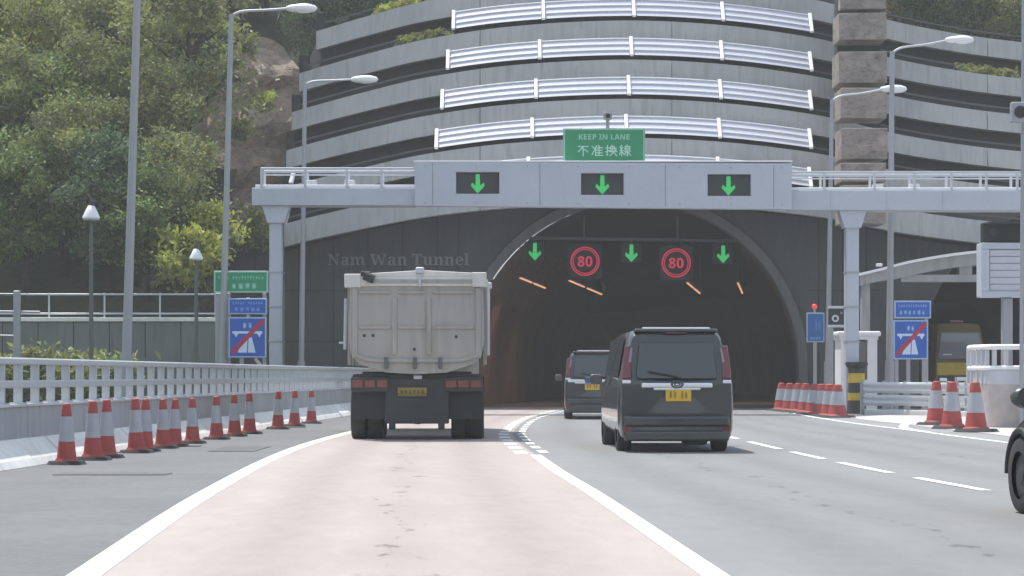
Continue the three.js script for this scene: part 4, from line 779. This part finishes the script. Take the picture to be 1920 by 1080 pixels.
  obj('axle', [wheelDisc(0.13, 1.3, 0, 0.5, -1.0, 14), new THREE.SphereGeometry(0.24, 16, 12).translate(0, 0.5, -1.0), wheelDisc(0.13, 1.3, 0, 0.5, -2.4, 14)], M.dark, t);
  const pl = obj('number_plate', bx(0.56, 0.2, 0.02, -0.08, 0.86, -0.16, 0.006), M.dark, t);
  obj('plate_face', new THREE.PlaneGeometry(0.53, 0.15).translate(-0.08, 0.85, -0.145), canvasMat(256, 72, (c, w, h) => { c.fillStyle = '#93803a'; c.fillRect(0, 0, w, h); c.strokeStyle = '#4a4328'; worn(c, 16, 14, 224, 44, 6, 31, 8); c.fillStyle = 'rgba(70,66,58,0.35)'; c.fillRect(0, 40, w, 32); }, 0.7), pl, true);
  obj('plate_lamp', bx(0.16, 0.07, 0.05, 0.02, 1.11, -0.15, 0.015), M.galv, t);
  const cab = obj('cab', carBody([{ z: -6.5, w: 1.18, yb: 0.7, belt: 1.6, yt: 2.6, tr: 0.97 }, { z: -8.2, w: 1.18, yb: 0.6, belt: 1.6, yt: 2.6, tr: 0.95 }, { z: -8.45, w: 1.16, yb: 0.5, belt: 1.6, yt: 2.4, tr: 0.93 }]), M.truckRim, t);
  obj('windscreen', bx(1.95, 0.75, 0.03, 0, 1.98, -8.5).rotateX(0), M.glass, cab);
  for (const s of [-1, 1]) obj('mirror', bx(0.06, 0.4, 0.2, s * 1.42, 2.1, -8.2, 0.03), M.black, cab);
}
{ // dark car passing out of the right edge
  const t = thing('dark_car', 'dark saloon car cut off by the right frame edge, mirror showing', 'car', [5.3, 0, -14.15], 0.06), W = 0.88;
  obj('body', carBody([{ z: 0, w: 0.74, yb: 0.4, belt: 0.86, yt: 0.98, tr: 0.86 }, { z: -0.25, w: W * 0.95, yb: 0.28, belt: 0.9, yt: 1.03, tr: 0.86 }, { z: -0.85, w: W, yb: 0.22, belt: 0.92, yt: 1.12, tr: 0.8 }, { z: -1.5, w: W, yb: 0.2, belt: 0.92, yt: 1.42, tr: 0.72 }, { z: -2.3, w: W, yb: 0.2, belt: 0.9, yt: 1.45, tr: 0.7 }, { z: -3.05, w: W, yb: 0.2, belt: 0.88, yt: 1.06, tr: 0.76 }, { z: -3.7, w: W * 0.99, yb: 0.2, belt: 0.72, yt: 0.86, tr: 0.86 }, { z: -4.2, w: W * 0.9, yb: 0.22, belt: 0.62, yt: 0.76, tr: 0.86 }, { z: -4.45, w: W * 0.68, yb: 0.28, belt: 0.52, yt: 0.64, tr: 0.85 }]), M.carPaint, t);
  for (const s of [-1, 1]) {
    wheel(t, s * (W - 0.1), -0.95, 0.32, 0.22, M.galv); wheel(t, s * (W - 0.09), -3.55, 0.32, 0.22, M.dark);
    obj('wheel_arch', new THREE.TorusGeometry(0.37, 0.03, 8, 24, Math.PI).rotateY(Math.PI / 2).translate(s * (W - 0.0), 0.32, -3.55), M.black, t);
    const m = obj('mirror', new THREE.SphereGeometry(0.12, 18, 14).scale(1.0, 0.72, 0.65).translate(s * (W + 0.19), 0.97, -2.82), M.carPaint, t);
    obj('mirror_arm', bx(0.24, 0.05, 0.06, s * (W + 0.03), 0.93, -2.84, 0.02), M.black, m);
    obj('mirror_glass', disc(0.085, 0.01, s * (W + 0.19), 0.97, -2.745).scale(1, 1, 1), M.glass, m);
    obj('side_window', grid(1, 6, (i, j) => { const z = -1.1 - j / 6 * 1.7, f = i ? 0.82 : 0.1; return V(s * (lerp(W * 0.97, W * 0.72, f) + 0.01), lerp(0.92, 1.42, f), z); }), M.glass, t);
    obj('tail_lamp', bx(0.22, 0.14, 0.05, s * 0.56, 0.84, 0.0, 0.02), M.redLens, t);
  }
  obj('rear_window', trap(1.2, 1.0, 0.36).rotateX(-1.0).translate(0, 1.05, -0.78), M.glass, t);
}
{ // yellow lorry facing out of the far right opening
  const d = 76, p = at(1802, 0, d), t = thing('yellow_lorry', 'yellow lorry with grey windscreen waiting in the dark opening at right', 'lorry', [p.x, 0, -d], 0.05);
  obj('cab', carBody([{ z: 0, w: 0.92, yb: 0.42, belt: 1.62, yt: 2.7, tr: 0.86, sh: 0.25 }, { z: -0.12, w: 0.98, yb: 0.4, belt: 1.62, yt: 3.0, tr: 0.8, sh: 0.3 }, { z: -1.7, w: 0.98, yb: 0.4, belt: 1.62, yt: 3.05, tr: 0.84 }]), M.mustard, t);
  obj('windscreen', trap(1.66, 1.36, 0.95, 0.1).rotateX(-0.22).translate(0, 1.72, 0.02), M.greyGlass, t);
  obj('front_panel', bx(1.78, 0.46, 0.06, 0, 1.36, 0.03, 0.03), M.yellow, t);
  obj('grille', bx(1.3, 0.2, 0.06, 0, 1.0, 0.03, 0.03), M.dark, t);
  obj('bumper', bx(1.9, 0.3, 0.2, 0, 0.62, 0.05, 0.06), M.yellow, t);
  for (const s of [-1, 1]) { obj('headlight', bx(0.3, 0.15, 0.06, s * 0.66, 0.98, 0.05, 0.04), M.chrome, t); wheel(t, s * 0.84, -0.9, 0.4, 0.24); wheel(t, s * 0.84, -4.2, 0.4, 0.24); obj('mirror', bx(0.1, 0.26, 0.1, s * 1.08, 2.2, -0.1, 0.04), M.black, t); }
  obj('permit', bx(0.32, 0.1, 0.02, -0.5, 1.84, 0.0), M.white, t);
  obj('cargo_box', bx(2.0, 2.0, 3.4, 0, 1.85, -3.6, 0.04), M.mustard, t);
  obj('roof_lamp', bx(0.5, 0.1, 0.15, 0, 3.08, -0.7, 0.03), M.redLens, t);
}

// ---------------------------------------------------------------- trees and shrubs
const leafMats = {
  dark: std([0.075, 0.14, 0.065], 0.95, 0, { vertexColors: true, transmission: 0.4, thickness: 0, side: THREE.DoubleSide }),
  green: std([0.155, 0.24, 0.07], 0.95, 0, { vertexColors: true, transmission: 0.4, thickness: 0, side: THREE.DoubleSide }),
  olive: std([0.21, 0.26, 0.09], 0.95, 0, { vertexColors: true, transmission: 0.4, thickness: 0, side: THREE.DoubleSide }),
  lime: std([0.36, 0.43, 0.09], 0.95, 0, { vertexColors: true, transmission: 0.4, thickness: 0, side: THREE.DoubleSide }),
  dry: std([0.3, 0.26, 0.15], 0.95, 0, { vertexColors: true, transmission: 0.4, thickness: 0, side: THREE.DoubleSide }),
};
const bark = std([0.07, 0.058, 0.045], 0.95, 0, { map: rockT });
function crown(seed, R, H, y0, n, size, clumps, sparse) {
  const r = rng(seed), pos = new Float32Array(n * 18), col = new Float32Array(n * 18), c = [];
  for (let i = 0; i < clumps; i++) { const a = r() * 6.283, e = Math.pow(r(), 0.6), v = r(); const prof = Math.sin(Math.PI * clamp(0.12 + v * 0.86, 0, 1)) ** 0.7; c.push([Math.cos(a) * R * e * prof, y0 + v * H, Math.sin(a) * R * e * prof, (0.22 + 0.26 * r()) * R * sparse, 0.6 + 0.8 * r()]); }
  const gs = () => (r() + r() + r() - 1.5) * 1.15, X = V(), Y = V(), N = V();
  for (let i = 0; i < n; i++) {
    const k = c[Math.floor(r() * clumps)], p = V(k[0] + gs() * k[3], k[1] + gs() * k[3] * 0.75, k[2] + gs() * k[3]), s = size * (0.6 + 0.8 * r());
    N.set(gs(), 0.5 + gs() * 0.8, gs()).normalize(); X.set(r() - 0.5, r() - 0.5, r() - 0.5).cross(N).normalize(); Y.crossVectors(N, X);
    const q = [p.clone().addScaledVector(X, -s), p.clone().addScaledVector(Y, -s * 0.42).addScaledVector(N, s * 0.12), p.clone().addScaledVector(X, s), p.clone().addScaledVector(Y, s * 0.42).addScaledVector(N, s * 0.12)];
    [0, 1, 2, 0, 2, 3].forEach((m, j) => q[m].toArray(pos, i * 18 + j * 3));
    const b = k[4] * (0.7 + 0.6 * r()), w = r() * 0.25;
    for (let j = 0; j < 6; j++) { col[i * 18 + j * 3] = b * (1 + w); col[i * 18 + j * 3 + 1] = b; col[i * 18 + j * 3 + 2] = b * (1 - w); }
  }
  const g = new THREE.BufferGeometry(); g.setAttribute('position', new THREE.BufferAttribute(pos, 3)); g.setAttribute('color', new THREE.BufferAttribute(col, 3)); g.computeVertexNormals();
  g.setAttribute('uv', new THREE.BufferAttribute(new Float32Array(n * 12), 2));
  return g;
}
function trunkGeo(seed, h, r0) {
  const r = rng(seed), g = [], bend = V((r() - 0.5) * 0.8, 0, (r() - 0.5) * 0.8);
  const pt = (f) => V(bend.x * f * f, h * f, bend.z * f * f);
  for (let i = 0; i < 5; i++) g.push(rod(pt(i / 5), pt((i + 1) / 5 + 0.01), r0 * (1 - i * 0.14), r0 * (1 - (i + 1) * 0.14), 8));
  for (let i = 0; i < 7; i++) { const f = 0.4 + 0.085 * i, a = r() * 6.28, L = h * (0.42 - 0.03 * i), s = pt(f), m = s.clone().add(V(Math.cos(a) * L * 0.5, L * 0.35, Math.sin(a) * L * 0.5)), e = m.clone().add(V(Math.cos(a + 0.4) * L * 0.45, L * 0.4, Math.sin(a + 0.4) * L * 0.45)); g.push(rod(s, m, r0 * 0.4, r0 * 0.25, 6), rod(m, e, r0 * 0.25, r0 * 0.1, 6)); }
  return g.map((x) => clean(x));
}
const crowns = [1, 2, 3, 4, 5].map((s) => crown(s * 11, 2.1, 3.9, 1.5, 9000, 0.095, 60, 0.72)).concat([crown(71, 2.3, 4.4, 2.0, 6200, 0.09, 52, 0.62), crown(72, 2.2, 4.2, 2.2, 5600, 0.09, 46, 0.6)]);
const trunks = [1, 2, 3].map((s) => { const g = mergeGeometries(trunkGeo(s * 5, 4.4, 0.16)); return metres(g); });
const bushes = [1, 2, 3].map((s) => crown(s * 17, 1.0, 1.3, 0.05, 1700, 0.1, 18, 1));
function plantAt(x, d, s, kind, ci, name, label, group, yOff = 0) {
  const X = at(x, 0, d).x, t = thing(name, label, name === 'tree' ? 'tree' : 'shrub', [X, hillH(X, d) - 0.1 + yOff, -d], (x * 1.7) % 6.28, group);
  t.scale.setScalar(s);
  const mk = (n, g, m) => { const o = new THREE.Mesh(g, m); o.name = n; o.castShadow = o.receiveShadow = true; t.add(o); };
  mk(name === 'tree' ? 'crown' : 'foliage', name === 'tree' ? crowns[ci % crowns.length] : bushes[ci % 3], leafMats[kind]);
  if (name === 'tree') mk('trunk', trunks[ci % 3], bark);
  return t;
}
const tone = { dark: 'dark green dense', green: 'mid green leafy', olive: 'olive grey open', lime: 'bright yellow-green', dry: 'brownish dry' };
const where = (x) => (x < 120 ? 'at left edge' : x < 250 ? 'left of nearest lamp post' : x < 425 ? 'between left lamp posts' : 'beside rock face');
{
  const rows = [
    [70, [[-40, 'green', 1.0], [50, 'green', 0.95], [120, 'olive', 0.9], [205, 'dark', 0.95], [275, 'green', 0.85], [330, 'olive', 0.8]]],
    [74, [[10, 'olive', 1.0], [85, 'green', 1.05], [160, 'olive', 1.0], [240, 'green', 1.0], [300, 'olive', 0.95]]],
    [79, [[-30, 'dark', 1.1], [40, 'lime', 0.95], [110, 'olive', 1.1], [190, 'olive', 1.05], [265, 'dark', 1.0], [335, 'olive', 1.2]]],
    [85, [[-20, 'lime', 1.1], [60, 'dark', 1.2], [140, 'dark', 1.3], [225, 'dark', 1.2], [300, 'olive', 1.25], [372, 'dry', 1.1]]],
    [92, [[-10, 'green', 1.2], [80, 'dark', 1.3], [170, 'dark', 1.3], [255, 'olive', 1.25], [345, 'olive', 1.3], [430, 'dark', 1.0], [500, 'dark', 0.9], [560, 'dark', 0.8]]],
    [101, [[30, 'olive', 1.4], [120, 'green', 1.4], [220, 'dark', 1.5], [320, 'olive', 1.4], [420, 'dark', 1.5], [520, 'dark', 1.4], [600, 'dark', 1.3]]],
  ];
  plantAt(340, 75, 1.45, 'olive', 6, 'tree', 'tall thin olive tree with dark bare trunk between the two left lamp posts');
  let ci = 0;
  const rank = { 70: 'first', 74: 'second', 79: 'third', 85: 'fourth', 92: 'fifth', 101: 'sixth' };
  for (const [d, list] of rows) for (const [x, kind, s] of list) {
    plantAt(x, d + Math.sin(x) * 1.2, s, kind, kind === 'olive' || kind === 'dry' ? (ci % 2 ? 5 : 6) : ci, 'tree', tone[kind] + ' tree, ' + rank[d] + ' rank up the slope, ' + where(x), 'trees on the wooded left slope');
    ci++;
  }
  for (const [x, d, kind, s] of [[600, 86.5, 'dark', 0.75], [655, 87, 'dark', 0.8], [715, 87.5, 'dark', 0.7], [1640, 87, 'dry', 0.6], [1690, 87.6, 'dark', 0.9], [1755, 87.2, 'green', 0.8], [1825, 88, 'green', 0.95], [1885, 87, 'olive', 0.8], [1950, 88, 'green', 0.9]]) {
    plantAt(x, d, s, kind, ci++, 'tree', tone[kind] + ' tree ' + (x < 900 ? 'above the left end of the bands' : x < 1730 ? 'over the stone pier' : x < 1860 ? 'above the right bands' : 'above the right bands at the frame edge'), x < 900 ? 'trees over the left bands' : 'trees over the right bands', -0.9);
  }
  // shrubs along the wall and the light one by the lamp post
  const sh = [[350, 67.6, 'lime', 1.25, 1.5, 'bright yellow-green shrub overhanging the wall left of the second lamp post'], [395, 68.6, 'lime', 1.0, 1.9, 'bright yellow-green shrub right behind the second lamp post'], [460, 73, 'olive', 1.0, 0.4, 'olive shrub growing low on the rock face']];
  sh.forEach(([x, d, k, s, y, l], i) => plantAt(x, d, s, k, i, 'shrub', l, undefined, y));
  for (const [i, x] of [[0, 20], [1, 70], [2, 120], [3, 175], [4, 215]]) { const t = plantAt(x, 64, 1.3 + 0.3 * Math.sin(i * 3), i % 2 ? 'olive' : 'green', i, 'shrub', nth[i] + ' shrub from the left in the row before the retaining wall', 'shrubs before the retaining wall'); t.position.y = 0; }
  for (const [x, y, d, k, s, l] of [[470, 100, 77.2, 'olive', 0.5, 'olive shrub on top of the rock face'], [500, 205, 76.2, 'lime', 0.45, 'small yellow-green shrub clinging to the middle of the rock face'], [455, 260, 75.6, 'olive', 0.45, 'olive shrub on the lower rock face beside the lamp post'], [440, 150, 76.6, 'green', 0.5, 'green shrub at the left edge of the rock face']]) {
    const t = plantAt(x, d, s, k, 1, 'shrub', l); t.position.copy(at(x, y, d));
  }
  // planting in the terraces
  const beds = [[0, 700, 848, 'left end of the uppermost planted terrace'], [1, 745, 835, 'left end of the second planted terrace'], [1, 1800, 1912, 'right end of the second planted terrace']];
  beds.forEach(([k, x0, x1, l], i) => {
    const r = rng(40 + i), gs = [], n = 16;
    for (let j = 0; j < n; j++) { const x = lerp(x0, x1, (j + r()) / n), p = at(x, bandTop(k, x) + 3, bandD(k) + plan(x)); gs.push(crown(900 + i * 50 + j, 0.34, 0.42, 0, 160, 0.07, 6, 1).translate(p.x, p.y - 0.05, p.z - 0.62)); }
    const g = mergeGeometries(gs), t = standing('terrace_planting', 'low green planting in the ' + l, 'planting', at((x0 + x1) / 2, bandTop(k, (x0 + x1) / 2), bandD(k)));
    obj('foliage', g, i ? leafMats.olive : leafMats.lime, t).userData.kind = 'stuff';
  });
}
{ // twins are told apart by their order from the left
  const twins = new Map();
  for (const o of scene.children) if (/^tree/.test(o.name)) twins.set(o.userData.label, [...(twins.get(o.userData.label) ?? []), o]);
  for (const list of twins.values()) if (list.length > 1) list.sort((a, b) => a.position.x / -a.position.z - b.position.x / -b.position.z).forEach((o, i) => { o.userData.label = (i === 0 ? 'leftmost ' : i === list.length - 1 ? 'rightmost ' : list.length === 3 ? 'middle ' : nth[i] + ' ') + o.userData.label; });
}
renderer.render(scene, camera);
